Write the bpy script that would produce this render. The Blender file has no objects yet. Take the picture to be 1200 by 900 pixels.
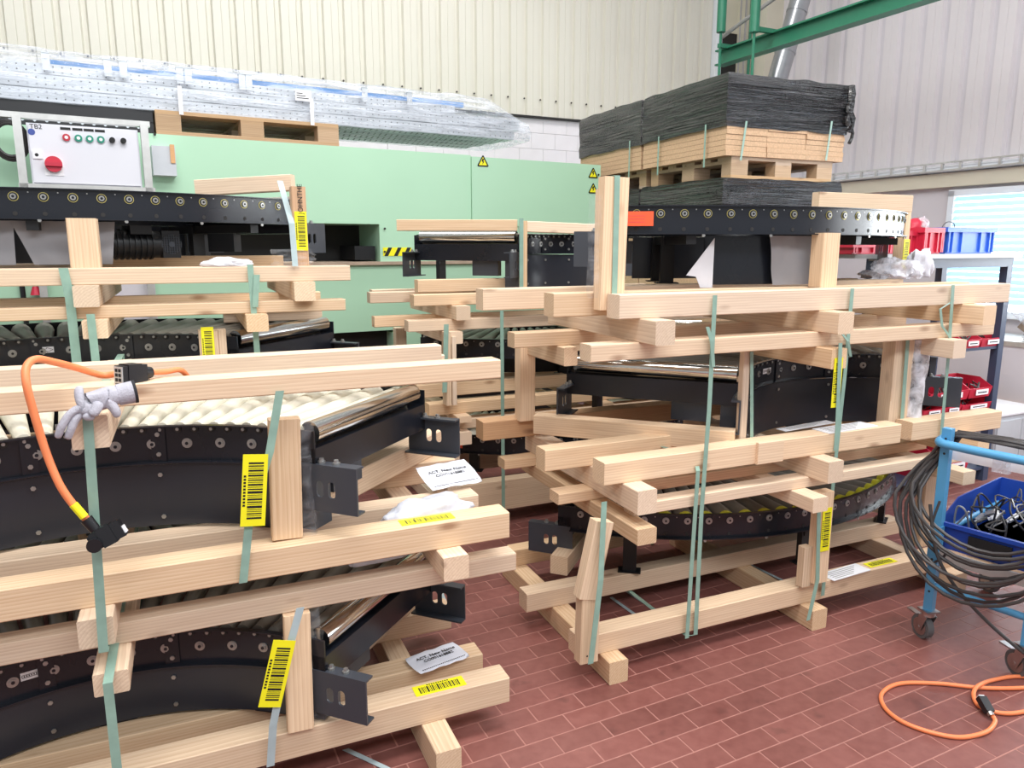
import bpy, math, random
from mathutils import Vector, Matrix, noise
random.seed(7)
PI=math.pi; R=math.radians
C=bpy.context.scene.collection
# ---------------------------------------------------------------- camera, world, light
F=870.; H=1.6; TH=math.atan(161/870.)
AZ=math.atan((2630-600)/(F/math.cos(TH)))          # azimuth of the stacks' long axis
cd=bpy.data.cameras.new('camera'); cam=bpy.data.objects.new('camera',cd); C.objects.link(cam)
cam.location=(0,0,H); cam.rotation_euler=(PI/2-TH,0,AZ-PI/2)
cd.sensor_width=36; cd.lens=F/1200*36; cd.clip_start=.05; cd.clip_end=100
sc=bpy.context.scene; sc.camera=cam
w=bpy.data.worlds.new('daylight'); sc.world=w; w.use_nodes=True
w.node_tree.nodes['Background'].inputs[0].default_value=(.93,.97,1,1)
w.node_tree.nodes['Background'].inputs[1].default_value=.45
def area(name,loc,rot,sx,sy,power,col=(1,1,1)):
    l=bpy.data.lights.new(name,'AREA'); l.shape='RECTANGLE'; l.size=sx; l.size_y=sy; l.energy=power; l.color=col
    o=bpy.data.objects.new(name,l); C.objects.link(o); o.location=loc; o.rotation_euler=rot; return o
BR_=AZ-math.atan((2400-600)/(F/math.cos(TH)))
area('skylight_fill',(1.2,1.0,5.6),(0,0,0),5,1.2,230,(1,.98,.95))
area('skylight_fill',(1.2,4.9,5.8),(0,0,0),6,1.0,170,(1,.98,.95))
area('window_daylight',(6.7,1.2,2.2),(R(90),0,R(90)),3.5,1.6,90,(.92,.97,1))
area('skylight_fill',(0.8,-2.2,5.0),(R(42),0,0),7,1.0,190,(.94,.97,1))  # added fill lamp high behind the camera, for highlight streaks on the black film
area('window_outside',(8.6,3.6,2.2),(0,R(90),BR_),3.2,5.0,420,(.93,.98,1))
sc.view_settings.view_transform='Standard'; sc.view_settings.look='None'
sc.view_settings.exposure=.27; sc.view_settings.gamma=1; sc.view_settings.use_curve_mapping=False
# ---------------------------------------------------------------- pixel helpers (1200x900) into the stacks' frame
def ray(px,py,az=AZ):
    u=(px-600)/F; v=(450-py)/F
    f=math.cos(TH)+v*math.sin(TH); z=-math.sin(TH)+v*math.cos(TH)
    return Vector((u*math.sin(az)+f*math.cos(az),-u*math.cos(az)+f*math.sin(az),z))
def aty(px,py,Y,az=AZ): r=ray(px,py,az); return Vector((0,0,H))+r*(Y/r.y)
def atx(px,py,X,az=AZ): r=ray(px,py,az); return Vector((0,0,H))+r*(X/r.x)
def atz(px,py,z,az=AZ): r=ray(px,py,az); return Vector((0,0,H))+r*((z-H)/r.z)
BAZ=math.atan((2400-600)/(F/math.cos(TH)))          # the building is turned 2.6 degrees against the stacks
BR=AZ-BAZ
def b2s(x,y,z=0):
    c,s=math.cos(BR),math.sin(BR); return Vector((x*c-y*s,x*s+y*c,z))
def proj(p):
    x,y,z=p[0],p[1],p[2]-H
    r=x*math.sin(AZ)-y*math.cos(AZ); f=x*math.cos(AZ)+y*math.sin(AZ)
    d=f*math.cos(TH)-z*math.sin(TH); up=f*math.sin(TH)+z*math.cos(TH)
    return (600+F*r/d,450-F*up/d,d)
# ---------------------------------------------------------------- materials
M={}
def nt(name):
    m=bpy.data.materials.new(name); m.use_nodes=True; t=m.node_tree; b=t.nodes['Principled BSDF']; M[name]=m
    return m,t,t.nodes,t.links,b
def L(c): return tuple(((v/255)/12.92 if v/255<=.04045 else ((v/255+.055)/1.055)**2.4) for v in c)+(1,)
def simple(name,rgb,rough=.5,metal=0,var=.06,scale=20,bump=0,bscale=60,spec=.5,stretch=(1,1,1),emit=None):
    m,t,N,K,b=nt(name)
    tc=N.new('ShaderNodeTexCoord'); mp=N.new('ShaderNodeMapping'); mp.inputs['Scale'].default_value=stretch
    K.new(tc.outputs['Object'],mp.inputs[0])
    nz=N.new('ShaderNodeTexNoise'); nz.inputs['Scale'].default_value=scale; nz.inputs['Detail'].default_value=4
    K.new(mp.outputs[0],nz.inputs[0])
    mx=N.new('ShaderNodeMix'); mx.data_type='RGBA'
    c=L(rgb); mx.inputs[6].default_value=tuple(v*(1-var*2) for v in c[:3])+(1,); mx.inputs[7].default_value=tuple(min(1,v*(1+var*2)) for v in c[:3])+(1,)
    K.new(nz.outputs[0],mx.inputs[0]); K.new(mx.outputs[2],b.inputs['Base Color'])
    b.inputs['Roughness'].default_value=rough; b.inputs['Metallic'].default_value=metal
    b.inputs['Specular IOR Level'].default_value=spec
    if bump:
        n2=N.new('ShaderNodeTexNoise'); n2.inputs['Scale'].default_value=bscale; n2.inputs['Detail'].default_value=5
        K.new(mp.outputs[0],n2.inputs[0]); bp=N.new('ShaderNodeBump'); bp.inputs['Strength'].default_value=bump; bp.inputs['Distance'].default_value=.01
        K.new(n2.outputs[0],bp.inputs['Height']); K.new(bp.outputs[0],b.inputs['Normal'])
    if emit:
        b.inputs['Emission Color'].default_value=L(rgb); b.inputs['Emission Strength'].default_value=emit
    return m
def wood(name,a,c,dark,rough=.65):
    m,t,N,K,b=nt(name)
    tc=N.new('ShaderNodeTexCoord'); oi=N.new('ShaderNodeObjectInfo')
    off=N.new('ShaderNodeVectorMath'); off.operation='MULTIPLY_ADD'
    cx=N.new('ShaderNodeCombineXYZ')
    for i,k in enumerate((7.3,.11,.13)):
        mm=N.new('ShaderNodeMath'); mm.operation='MULTIPLY'; mm.inputs[1].default_value=k
        K.new(oi.outputs['Random'],mm.inputs[0]); K.new(mm.outputs[0],cx.inputs[i])
    ad=N.new('ShaderNodeVectorMath'); ad.operation='ADD'
    K.new(tc.outputs['Object'],ad.inputs[0]); K.new(cx.outputs[0],ad.inputs[1])
    mp=N.new('ShaderNodeMapping'); mp.inputs['Scale'].default_value=(.35,4,4); mp.inputs['Location'].default_value=(0,.25,.3)
    K.new(ad.outputs[0],mp.inputs[0])
    wv=N.new('ShaderNodeTexWave'); wv.wave_type='RINGS'; wv.rings_direction='X'; wv.wave_profile='SAW'
    wv.inputs['Scale'].default_value=9; wv.inputs['Distortion'].default_value=3.2; wv.inputs['Detail'].default_value=2; wv.inputs['Detail Scale'].default_value=1.2
    K.new(mp.outputs[0],wv.inputs[0])
    mp2=N.new('ShaderNodeMapping'); mp2.inputs['Scale'].default_value=(3,90,90); K.new(ad.outputs[0],mp2.inputs[0])
    fn=N.new('ShaderNodeTexNoise'); fn.inputs['Scale'].default_value=1.5; fn.inputs['Detail'].default_value=3; K.new(mp2.outputs[0],fn.inputs[0])
    mp3=N.new('ShaderNodeMapping'); mp3.inputs['Scale'].default_value=(2.6,7,7); K.new(ad.outputs[0],mp3.inputs[0])
    vo=N.new('ShaderNodeTexVoronoi'); vo.inputs['Scale'].default_value=1.4; K.new(mp3.outputs[0],vo.inputs[0])
    kn=N.new('ShaderNodeMapRange'); kn.inputs[1].default_value=.05; kn.inputs[2].default_value=.17; kn.inputs[3].default_value=1; kn.inputs[4].default_value=0
    K.new(vo.outputs['Distance'],kn.inputs[0])
    r=N.new('ShaderNodeValToRGB'); r.color_ramp.elements[0].color=L(a); r.color_ramp.elements[1].color=L(c)
    m1=N.new('ShaderNodeMath'); m1.operation='MULTIPLY_ADD'; m1.inputs[1].default_value=.45; K.new(wv.outputs[0],m1.inputs[0])
    m2=N.new('ShaderNodeMath'); m2.operation='MULTIPLY'; m2.inputs[1].default_value=.7; K.new(fn.outputs[0],m2.inputs[0]); K.new(m2.outputs[0],m1.inputs[2])
    K.new(m1.outputs[0],r.inputs[0])
    kx=N.new('ShaderNodeMix'); kx.data_type='RGBA'; kx.inputs[7].default_value=L(dark)
    k2=N.new('ShaderNodeMath'); k2.operation='MULTIPLY'; k2.inputs[1].default_value=.65; K.new(kn.outputs[0],k2.inputs[0])
    K.new(k2.outputs[0],kx.inputs[0]); K.new(r.outputs[0],kx.inputs[6])
    hs=N.new('ShaderNodeHueSaturation')
    mr=N.new('ShaderNodeMapRange'); mr.inputs[3].default_value=.86; mr.inputs[4].default_value=1.1; K.new(oi.outputs['Random'],mr.inputs[0])
    K.new(mr.outputs[0],hs.inputs['Value'])
    mr2=N.new('ShaderNodeMapRange'); mr2.inputs[3].default_value=1.08; mr2.inputs[4].default_value=.72
    fr=N.new('ShaderNodeMath'); fr.operation='FRACT'; mu=N.new('ShaderNodeMath'); mu.operation='MULTIPLY'; mu.inputs[1].default_value=13.7
    K.new(oi.outputs['Random'],mu.inputs[0]); K.new(mu.outputs[0],fr.inputs[0]); K.new(fr.outputs[0],mr2.inputs[0]); K.new(mr2.outputs[0],hs.inputs['Saturation'])
    K.new(kx.outputs[2],hs.inputs['Color']); K.new(hs.outputs[0],b.inputs['Base Color'])
    b.inputs['Roughness'].default_value=rough; b.inputs['Specular IOR Level'].default_value=.3
    bp=N.new('ShaderNodeBump'); bp.inputs['Strength'].default_value=.12; bp.inputs['Distance'].default_value=.004
    K.new(fn.outputs[0],bp.inputs['Height']); K.new(bp.outputs[0],b.inputs['Normal'])
    return m
wood('pine',(204,164,124),(240,212,178),(136,88,54))
wood('pallet_wood',(166,132,100),(206,176,140),(110,76,50))
wood('orange_wood',(196,134,74),(222,168,104),(140,86,44))
simple('chipboard',(204,170,136),.8,var=.16,scale=90)
simple('black_paint',(27,30,38),.27,var=.05,scale=6,bump=.02,bscale=15)
simple('skirt_paint',(40,43,51),.3,var=.06,scale=5,bump=.03,bscale=4)
simple('grey_paint',(62,66,74),.35,var=.04,scale=6)
simple('black_plastic',(22,23,27),.4)
simple('steel',(188,188,188),.3,1,var=.1)
simple('chrome',(215,214,208),.14,1,var=.03)
simple('bolt_steel',(172,172,170),.35,.8,var=.1)
simple('brass',(190,178,110),.4,.6)
simple('galvanised',(196,202,208),.42,.55,var=.12,scale=12)
simple('cream_roller',(222,218,202),.5,var=.04)
simple('grey_roller',(122,118,110),.45,var=.08)
simple('yellow_ring',(214,214,60),.5)
simple('strap_green',(140,172,158),.35,var=.12,scale=25)
simple('strap_pale',(178,196,200),.3,var=.1)
simple('barcode_yellow',(246,238,30),.5,var=.02)
simple('ink',(20,20,22),.6)
simple('red_ink',(200,70,90),.6)
simple('white_paper',(238,238,242),.6,var=.03)
simple('orange_card',(240,92,52),.6,var=.04)
simple('cable_orange',(242,138,88),.45,var=.04)
simple('cable_black',(62,58,58),.4,var=.05)
simple('cable_grey',(150,148,146),.4,var=.05)
simple('machine_green',(176,216,186),.45,var=.025,scale=2)
simple('dark_recess',(38,36,36),.7)
simple('control_white',(226,226,234),.4,var=.015,scale=3)
simple('frame_silver',(206,206,204),.35,.5,var=.1)
simple('button_red',(190,44,62),.35); simple('button_green',(30,140,116),.35); simple('blue_disc',(64,84,160),.5)
simple('beam_green',(40,118,90),.38,var=.05)
simple('beige_panel',(214,208,190),.6,var=.04,scale=3)
simple('wall_paint',(214,210,216),.8,var=.03,scale=2)
simple('block_paint',(232,228,232),.75,var=.03,scale=8,bump=.1,bscale=80)
simple('bin_red',(200,40,66),.4,var=.05); simple('crate_blue',(60,112,214),.4,var=.04); simple('crate_navy',(28,66,158),.4,var=.05)
simple('rack_grey',(62,74,98),.4,var=.05)
simple('cart_blue',(84,156,202),.38,var=.07,scale=9)
simple('rubber',(96,96,98),.6)
simple('steel_cabinet',(198,202,208),.45,var=.03)
simple('glove_fabric',(176,174,184),.9,var=.08,scale=60,bump=.3,bscale=200)
simple('glove_cuff',(40,40,46),.9)
simple('white_bag',(226,228,238),.4,var=.04,bump=.35,bscale=14)
simple('grey_foam',(146,144,148),.75,var=.07,scale=5,bump=.2,bscale=8)
simple('white_foam',(214,214,222),.7,var=.04)
simple('blue_profile',(52,134,206),.35,var=.06)
simple('duct',(168,170,174),.28,.8,var=.15,scale=7)
simple('window_frame_white',(232,236,242),.5,var=.02)
simple('blind_slat',(190,222,240),.5,var=.03)
simple('tan_cloth',(170,150,132),.9,var=.12,bump=.5,bscale=12)
simple('particle_shelf',(206,170,140),.8,var=.2,scale=140)
simple('dark_timber_floor',(90,50,46),.6)
def corr(name,rgb,rough):
    return simple(name,rgb,rough,var=.025,scale=1.4)
corr('corrugated_cream',(216,212,200),.42); corr('corrugated_white',(222,217,220),.45)
def film(name,rgb,rough,alpha,scl,strength,stretch):
    m,t,N,K,b=nt(name)
    tc=N.new('ShaderNodeTexCoord'); mp=N.new('ShaderNodeMapping'); mp.inputs['Scale'].default_value=stretch; K.new(tc.outputs['Object'],mp.inputs[0])
    nz=N.new('ShaderNodeTexNoise'); nz.inputs['Scale'].default_value=scl; nz.inputs['Detail'].default_value=6; nz.inputs['Distortion'].default_value=.6; K.new(mp.outputs[0],nz.inputs[0])
    bp=N.new('ShaderNodeBump'); bp.inputs['Strength'].default_value=strength; bp.inputs['Distance'].default_value=.02
    K.new(nz.outputs[0],bp.inputs['Height']); K.new(bp.outputs[0],b.inputs['Normal'])
    b.inputs['Base Color'].default_value=L(rgb); b.inputs['Roughness'].default_value=rough
    if alpha<1:
        mr=N.new('ShaderNodeMapRange'); mr.inputs[1].default_value=.35; mr.inputs[2].default_value=.7; mr.inputs[3].default_value=alpha*.35; mr.inputs[4].default_value=min(1,alpha*1.7)
        K.new(nz.outputs[0],mr.inputs[0]); K.new(mr.outputs[0],b.inputs['Alpha'])
    return m
film('black_film',(20,20,26),.13,1,4,1.0,(.45,.45,16))
for n_ in M['black_film'].node_tree.nodes:
    if n_.type=='BUMP': n_.inputs['Distance'].default_value=.07
    if n_.type=='BSDF_PRINCIPLED': n_.inputs['Specular IOR Level'].default_value=1.0; n_.inputs['IOR'].default_value=1.65
film('clear_film',(240,242,248),.35,.1,12,.5,(1,1,3))
film('shrink_film',(226,232,244),.15,.3,7,1,(.6,3,5))
film('pouch_film',(240,240,248),.2,.6,20,.6,(1,1,1))
def floormat(name,rgb):
    m,t,N,K,b=nt(name)
    tc=N.new('ShaderNodeTexCoord'); oi=N.new('ShaderNodeObjectInfo'); ge=N.new('ShaderNodeNewGeometry')
    n1=N.new('ShaderNodeTexNoise'); n1.inputs['Scale'].default_value=1.6; n1.inputs['Detail'].default_value=6; K.new(ge.outputs['Position'],n1.inputs[0])
    n2=N.new('ShaderNodeTexNoise'); n2.inputs['Scale'].default_value=26; n2.inputs['Detail'].default_value=6; K.new(ge.outputs['Position'],n2.inputs[0])
    r=N.new('ShaderNodeValToRGB'); c=L(rgb)
    r.color_ramp.elements[0].position=.3; r.color_ramp.elements[1].position=.72
    r.color_ramp.elements[0].color=(c[0]*.72,c[1]*.62,c[2]*.62,1); r.color_ramp.elements[1].color=(c[0]*1.2,c[1]*1.3,c[2]*1.3,1)
    a=N.new('ShaderNodeMath'); a.operation='MULTIPLY_ADD'; a.inputs[1].default_value=.45; K.new(n2.outputs[0],a.inputs[0])
    a2=N.new('ShaderNodeMath'); a2.operation='MULTIPLY'; a2.inputs[1].default_value=.6; K.new(n1.outputs[0],a2.inputs[0]); K.new(a2.outputs[0],a.inputs[2]); K.new(a.outputs[0],r.inputs[0])
    hs=N.new('ShaderNodeHueSaturation'); mr=N.new('ShaderNodeMapRange'); mr.inputs[3].default_value=.88; mr.inputs[4].default_value=1.1
    K.new(oi.outputs['Random'],mr.inputs[0]); K.new(mr.outputs[0],hs.inputs['Value']); K.new(r.outputs[0],hs.inputs['Color'])
    # dark scuffs of the floor's own
    n3=N.new('ShaderNodeTexNoise'); n3.inputs['Scale'].default_value=9; n3.inputs['Detail'].default_value=8; K.new(ge.outputs['Position'],n3.inputs[0])
    m3=N.new('ShaderNodeMapRange'); m3.inputs[1].default_value=.63; m3.inputs[2].default_value=.7; m3.inputs[3].default_value=0; m3.inputs[4].default_value=.35; K.new(n3.outputs[0],m3.inputs[0])
    mx=N.new('ShaderNodeMix'); mx.data_type='RGBA'; K.new(m3.outputs[0],mx.inputs[0]); K.new(hs.outputs[0],mx.inputs[6]); mx.inputs[7].default_value=(c[0]*.35,c[1]*.4,c[2]*.4,1)
    K.new(mx.outputs[2],b.inputs['Base Color'])
    rr=N.new('ShaderNodeMapRange'); rr.inputs[3].default_value=.3; rr.inputs[4].default_value=.55; K.new(n1.outputs[0],rr.inputs[0]); K.new(rr.outputs[0],b.inputs['Roughness'])
    return m
floormat('floor_tile',(132,82,76)); simple('grout',(166,116,106),.8,var=.1,scale=30)
# ---------------------------------------------------------------- mesh builder
class MB:
    def __init__(s): s.v=[]; s.f=[]; s.m=[]
    def add(s,vs,fs,mi=0,mt=None):
        o=len(s.v)
        s.v+=[tuple(mt@Vector(v)) if mt else tuple(v) for v in vs]; s.f+=[tuple(i+o for i in f) for f in fs]; s.m+=[mi]*len(fs); return s
    def box(s,a,b,mi=0,mt=None):
        x0,y0,z0=a; x1,y1,z1=b
        return s.add([(x0,y0,z0),(x1,y0,z0),(x1,y1,z0),(x0,y1,z0),(x0,y0,z1),(x1,y0,z1),(x1,y1,z1),(x0,y1,z1)],
            [(0,3,2,1),(4,5,6,7),(0,1,5,4),(1,2,6,5),(2,3,7,6),(3,0,4,7)],mi,mt)
    def cyl(s,p,q,r0,r1=None,n=12,mi=0,cap=True,mt=None):
        p=Vector(p); q=Vector(q); r1=r0 if r1 is None else r1
        d=(q-p).normalized(); u=d.orthogonal().normalized(); w_=d.cross(u)
        vs=[];
        for c,r in ((p,r0),(q,r1)):
            for i in range(n):
                a=2*PI*i/n; vs.append(c+u*(r*math.cos(a))+w_*(r*math.sin(a)))
        fs=[(i,(i+1)%n,n+(i+1)%n,n+i) for i in range(n)]
        if cap: fs+=[tuple(range(n))[::-1],tuple(range(n,2*n))]
        return s.add(vs,fs,mi,mt)
    def tube(s,pts,r,n=8,mi=0,closed=False):
        P=[Vector(p) for p in pts]; m=len(P); vs=[]; up=None
        for i in range(m):
            if closed: t=(P[(i+1)%m]-P[i-1])
            else: t=P[min(i+1,m-1)]-P[max(i-1,0)]
            t.normalize()
            if up is None: up=t.orthogonal().normalized()
            up=(up-t*up.dot(t)).normalized(); w_=t.cross(up)
            for k in range(n):
                a=2*PI*k/n; vs.append(P[i]+up*(r*math.cos(a))+w_*(r*math.sin(a)))
        fs=[]
        for i in range(m if closed else m-1):
            j=(i+1)%m
            for k in range(n): fs.append((i*n+k,i*n+(k+1)%n,j*n+(k+1)%n,j*n+k))
        if not closed: fs+=[tuple(range(n))[::-1],tuple(range((m-1)*n,m*n))]
        return s.add(vs,fs,mi)
    def arc(s,prof,a0,a1,n,mi=0):
        k=len(prof); vs=[]
        for i in range(n+1):
            a=a0+(a1-a0)*i/n
            for r,z in prof: vs.append((r*math.cos(a),r*math.sin(a),z))
        fs=[(i*k+j,i*k+(j+1)%k,(i+1)*k+(j+1)%k,(i+1)*k+j) for i in range(n) for j in range(k)]
        fs+=[tuple(range(k))[::-1],tuple(range(n*k,n*k+k))]
        return s.add(vs,fs,mi)
    def prism(s,poly,z0,z1,mi=0,mt=None):
        n=len(poly); vs=[(x,y,z0) for x,y in poly]+[(x,y,z1) for x,y in poly]
        return s.add(vs,[(i,(i+1)%n,n+(i+1)%n,n+i) for i in range(n)]+[tuple(range(n))[::-1],tuple(range(n,2*n))],mi,mt)
    def mesh(s,name,mats,smooth=False):
        me=bpy.data.meshes.new(name); me.from_pydata(s.v,[],s.f)
        for m in (mats if isinstance(mats,(list,tuple)) else [mats]): me.materials.append(M[m])
        me.polygons.foreach_set('material_index',s.m)
        me.validate(); me.update()
        if smooth: sharp(me,smooth if not isinstance(smooth,bool) else 40)
        return me
    def build(s,name,mats,parent=None,smooth=False,kind=None,loc=(0,0,0),rot=(0,0,0)):
        return put(name,s.mesh(name,mats,smooth),parent,loc,rot,kind)
def sharp(me,deg):
    me.polygons.foreach_set('use_smooth',[True]*len(me.polygons))
    try: me.set_sharp_from_angle(angle=R(deg))
    except Exception: pass
def put(name,me,parent=None,loc=(0,0,0),rot=(0,0,0),kind=None):
    o=bpy.data.objects.new(name,me); C.objects.link(o); o.location=loc; o.rotation_euler=rot
    if parent: o.parent=parent
    if kind: o['kind']=kind
    return o
def tag(o,label,cat,group=None):
    o['label']=label; o['category']=cat
    if group: o['group']=group
    return o
def thing(name,label,cat,loc=(0,0,0),rz=0,group=None):
    o=bpy.data.objects.new(name,None); C.objects.link(o); o.empty_display_size=.05
    o.location=loc; o.rotation_euler=(0,0,rz); return tag(o,label,cat,group)
def orient(d,up=(0,0,1)):
    d=Vector(d).normalized(); u=Vector(up)
    if abs(d.dot(u))>.98: u=Vector((0,1,0))
    y=u.cross(d).normalized(); z=d.cross(y)
    return Matrix((d,y,z)).transposed()
def timber(par,p,q,w,h,name='timber',mat='pine',up=(0,0,1),ch=.003):
    """one sawn timber from p to q (centre line), w wide, h high"""
    p=Vector(p); q=Vector(q); l=(q-p).length; mb=MB(); a,b=w/2,h/2
    pr=[(-a+ch,-b),(a-ch,-b),(a,-b+ch),(a,b-ch),(a-ch,b),(-a+ch,b),(-a,b-ch),(-a,-b+ch)]
    vs=[(0,y,z) for y,z in pr]+[(l,y,z) for y,z in pr]
    mb.add(vs,[(i,(i+1)%8,8+(i+1)%8,8+i) for i in range(8)]+[tuple(range(8))[::-1],tuple(range(8,16))])
    o=mb.build(name,mat,par); off=par.location if par else Vector((0,0,0))
    m=orient(q-p,up).to_4x4(); m.translation=p-off; o.matrix_local=m if par else m
    o.rotation_mode='XYZ'; return o
def bx(par,x0,x1,y0,y1,z0,z1,name='timber',mat='pine'):
    """axis aligned timber; grain along its longest side"""
    d=(x1-x0,y1-y0,z1-z0); k=d.index(max(d)); c=((x0+x1)/2,(y0+y1)/2,(z0+z1)/2)
    if k==0: return timber(par,(x0,c[1],c[2]),(x1,c[1],c[2]),d[1],d[2],name,mat)
    if k==1: return timber(par,(c[0],y0,c[2]),(c[0],y1,c[2]),d[0],d[2],name,mat)
    return timber(par,(c[0],c[1],z0),(c[0],c[1],z1),d[0],d[1],name,mat,up=(0,1,0))
def ribbon(mb,pts,wdir,w,t=.0016,mi=0):
    wd=Vector(wdir).normalized()*w/2
    for a,b in zip(pts,pts[1:]):
        a=Vector(a); b=Vector(b); n=(b-a).cross(wd).normalized()*t/2
        mb.add([a-wd-n,a+wd-n,a+wd+n,a-wd+n,b-wd-n,b+wd-n,b+wd+n,b-wd+n],[(0,3,2,1),(4,5,6,7),(0,1,5,4),(1,2,6,5),(2,3,7,6),(3,0,4,7)],mi)
def strap(label,pts,w=.02,wdir=(1,0,0),mat='strap_green',group=None):
    mb=MB(); ribbon(mb,pts,wdir,w); o=mb.build('strap',mat); return tag(o,label,'strap',group)
BARS=[(0,3),(5,1),(8,2),(12,1),(15,1),(18,4),(24,1),(27,2),(31,3),(36,1),(39,1),(42,4),(48,2),(52,1),(55,3),(60,1),(63,2),(67,1),(70,3),(75,1),(78,3),(83,1),(86,2),(90,3)]
def barcode(par,c,d,n,w=.052,l=.17):
    """yellow bar code label; long axis d, facing n"""
    d=Vector(d).normalized(); n=Vector(n).normalized(); s_=d.cross(n).normalized()
    m=Matrix((d,s_,n)).transposed().to_4x4(); off=par.location if par else Vector((0,0,0))
    m.translation=Vector(c)-off
    lb=MB().box((-l/2,-w/2,0),(l/2,w/2,.0012)).build('barcode_label','barcode_yellow',par); lb.matrix_local=m; lb['label']='yellow label printed with a black bar code'
    mb=MB(); u=l*.8/94
    for a,b in BARS: mb.box((-l*.4+a*u,-w*.26,.0012),(-l*.4+(a+b)*u,w*.34,.0016))
    for k in range(10): mb.box((-l*.22+k*l*.045,-w*.44,.0012),(-l*.22+k*l*.045+l*.028,-w*.34,.0016))
    mb.build('barcode','ink',lb)
    return lb
def textmesh(s,size,mat,name='lettering',extr=.0006):
    c=bpy.data.curves.new(name,'FONT'); c.body=s; c.size=size; c.extrude=extr; c.align_x='CENTER'; c.align_y='CENTER'
    o=bpy.data.objects.new(name,c); C.objects.link(o)
    dg=bpy.context.evaluated_depsgraph_get(); me=bpy.data.meshes.new_from_object(o.evaluated_get(dg)); bpy.data.objects.remove(o)
    me.materials.clear(); me.materials.append(M[mat]); return me
def frame(xd,zd,c):
    """matrix with local x along xd and local z along zd"""
    x=Vector(xd).normalized(); z=Vector(zd).normalized(); y=z.cross(x).normalized(); z=x.cross(y)
    m=Matrix((x,y,z)).transposed().to_4x4(); m.translation=c; return m
def spline(pts,n=8,closed=False):
    P=[Vector(p) for p in pts]; out=[]; m=len(P)
    for i in range(m if closed else m-1):
        g=lambda k:P[k%m] if closed else P[max(0,min(m-1,k))]
        a,b,c,d=g(i-1),g(i),g(i+1),g(i+2)
        for j in range(n):
            t=j/n; out.append(.5*((2*b)+(c-a)*t+(2*a-5*b+4*c-d)*t*t+(3*b-a-3*c+d)*t**3))
    if not closed: out.append(P[-1])
    return out
# ---------------------------------------------------------------- the setting (building frame, turned by BR)
def st(mb,name,mat,smooth=False,par=None,lb=None):
    o=mb.build(name,mat,par,smooth); 
    if par is None: o.rotation_euler=(0,0,BR); o['kind']='structure'
    if lb: o['label']=lb
    return o
floor=st(MB().box((-4,-3,-.12),(7,7.5,-.0007)),'floor','grout',lb='red quarry tile floor laid in half bond with pale joints')
TW,TD=.1885,.0893
def corners(x,y):
    return [proj(b2s(x+a,y+b)) for a,b in ((0,0),(TW,0),(TW,TD),(0,TD))]
def inpoly(x,y,P):
    c=False
    for i in range(len(P)):
        (x0,y0),(x1,y1)=P[i-1],P[i]
        if (y0>y)!=(y1>y) and x<(x1-x0)*(y-y0)/(y1-y0)+x0: c=not c
    return c
VIS=[(400,900),(520,830),(500,760),(430,680),(560,650),(700,790),(760,790),(1100,690),(1120,620),(1210,620),(1210,910),(400,910)]
tiles=[]
for j in range(-40,66):
    y=1.925+j*TD
    for i in range(-28,32):
        x=1.657+i*TW+(0 if j%2 else TW/2)
        if x<-3.9 or x>6.7 or y<-2.0 or y>7.3: continue
        c=b2s(x+TW/2,y+TD/2); px,py,d=proj(c)
        f_=c.x*math.cos(AZ)+c.y*math.sin(AZ)
        vis=f_>.5 and d>.3 and inpoly(px,py,VIS)
        tiles.append((0 if vis else 1,c.length,x,y))
tiles.sort()
g=.0011
def tilebox(mb,x0,y0,x1,y1,z):
    e=.0018
    mb.add([(x0,y0,-.004),(x1,y0,-.004),(x1,y1,-.004),(x0,y1,-.004),(x0+e,y0+e,z),(x1-e,y0+e,z),(x1-e,y1-e,z),(x0+e,y1-e,z)],[(4,5,6,7),(0,1,5,4),(1,2,6,5),(2,3,7,6),(3,0,4,7)])
tm=MB(); tilebox(tm,g,g,TW-g,TD-g,0); tme=tm.mesh('floor_tile','floor_tile')
rest=MB(); cnt=0
for v,_,x,y in tiles:
    if v==0 and cnt<300:
        o=put('floor_tile',tme,floor,(x,y,random.uniform(-.0001,.0003))); cnt+=1
    else: tilebox(rest,x+g,y+g,x+TW-g,y+TD-g,0)
rest.build('floor_tiles','floor_tile',floor,kind='stuff')
# back wall: painted block wall with corrugated sheet above
WB=7.5
wb=st(MB().box((-4,WB+.06,0),(7.1,WB+.25,6.2)),'wall_back','block_paint',lb='tall back wall, white painted blocks below cream corrugated sheet')
blk=MB().box((.0015,0,.0015),(.2935,.058,.1655)).mesh('wall_block','block_paint')
for k in range(8):
    for i in range(14):
        x=2.3+i*.295+(.147 if k%2 else 0); put('wall_block',blk,wb,(x,WB,2.99-(k+1)*.167))
MB().box((-4,WB+.02,0),(2.3,WB+.06,2.99)).box((2.3,WB+.02,0),(7,WB+.06,2.99-8*.167)).build('wall_base','block_paint',wb)
def corrugated(axis,u0,u1,z0,z1,pos,pitch,rib,dep,first,name,mat,par,sgn):
    prof=[]; u=first
    while u>u0: u-=pitch
    prof=[(u0,0)]
    e=rib*.22
    while u<u1:
        for du,dd in ((0,0),(e,dep),(rib-e,dep),(rib,0),(pitch*.66,0),(pitch*.67,.004),(pitch*.68,0)):
            if u0<u+du<u1: prof.append((u+du,dd))
        u+=pitch
    prof.append((u1,0)); mb=MB(); vs=[];n=len(prof)
    for z in (z0,z1):
        for a,d in prof: vs.append((a,pos+d*sgn,z) if axis=='x' else (pos+d*sgn,a,z))
    mb.add(vs,[(i,i+1,n+i+1,n+i) for i in range(n-1)])
    return mb.build(name,mat,par)
px0=aty(5,55,WB,BAZ).x
corrugated('x',-4,6.42,2.99,6.2,WB-.035,.1949,.062,.03,px0-.031,'corrugated_sheet','corrugated_cream',wb,1)
sm=MB()
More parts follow.
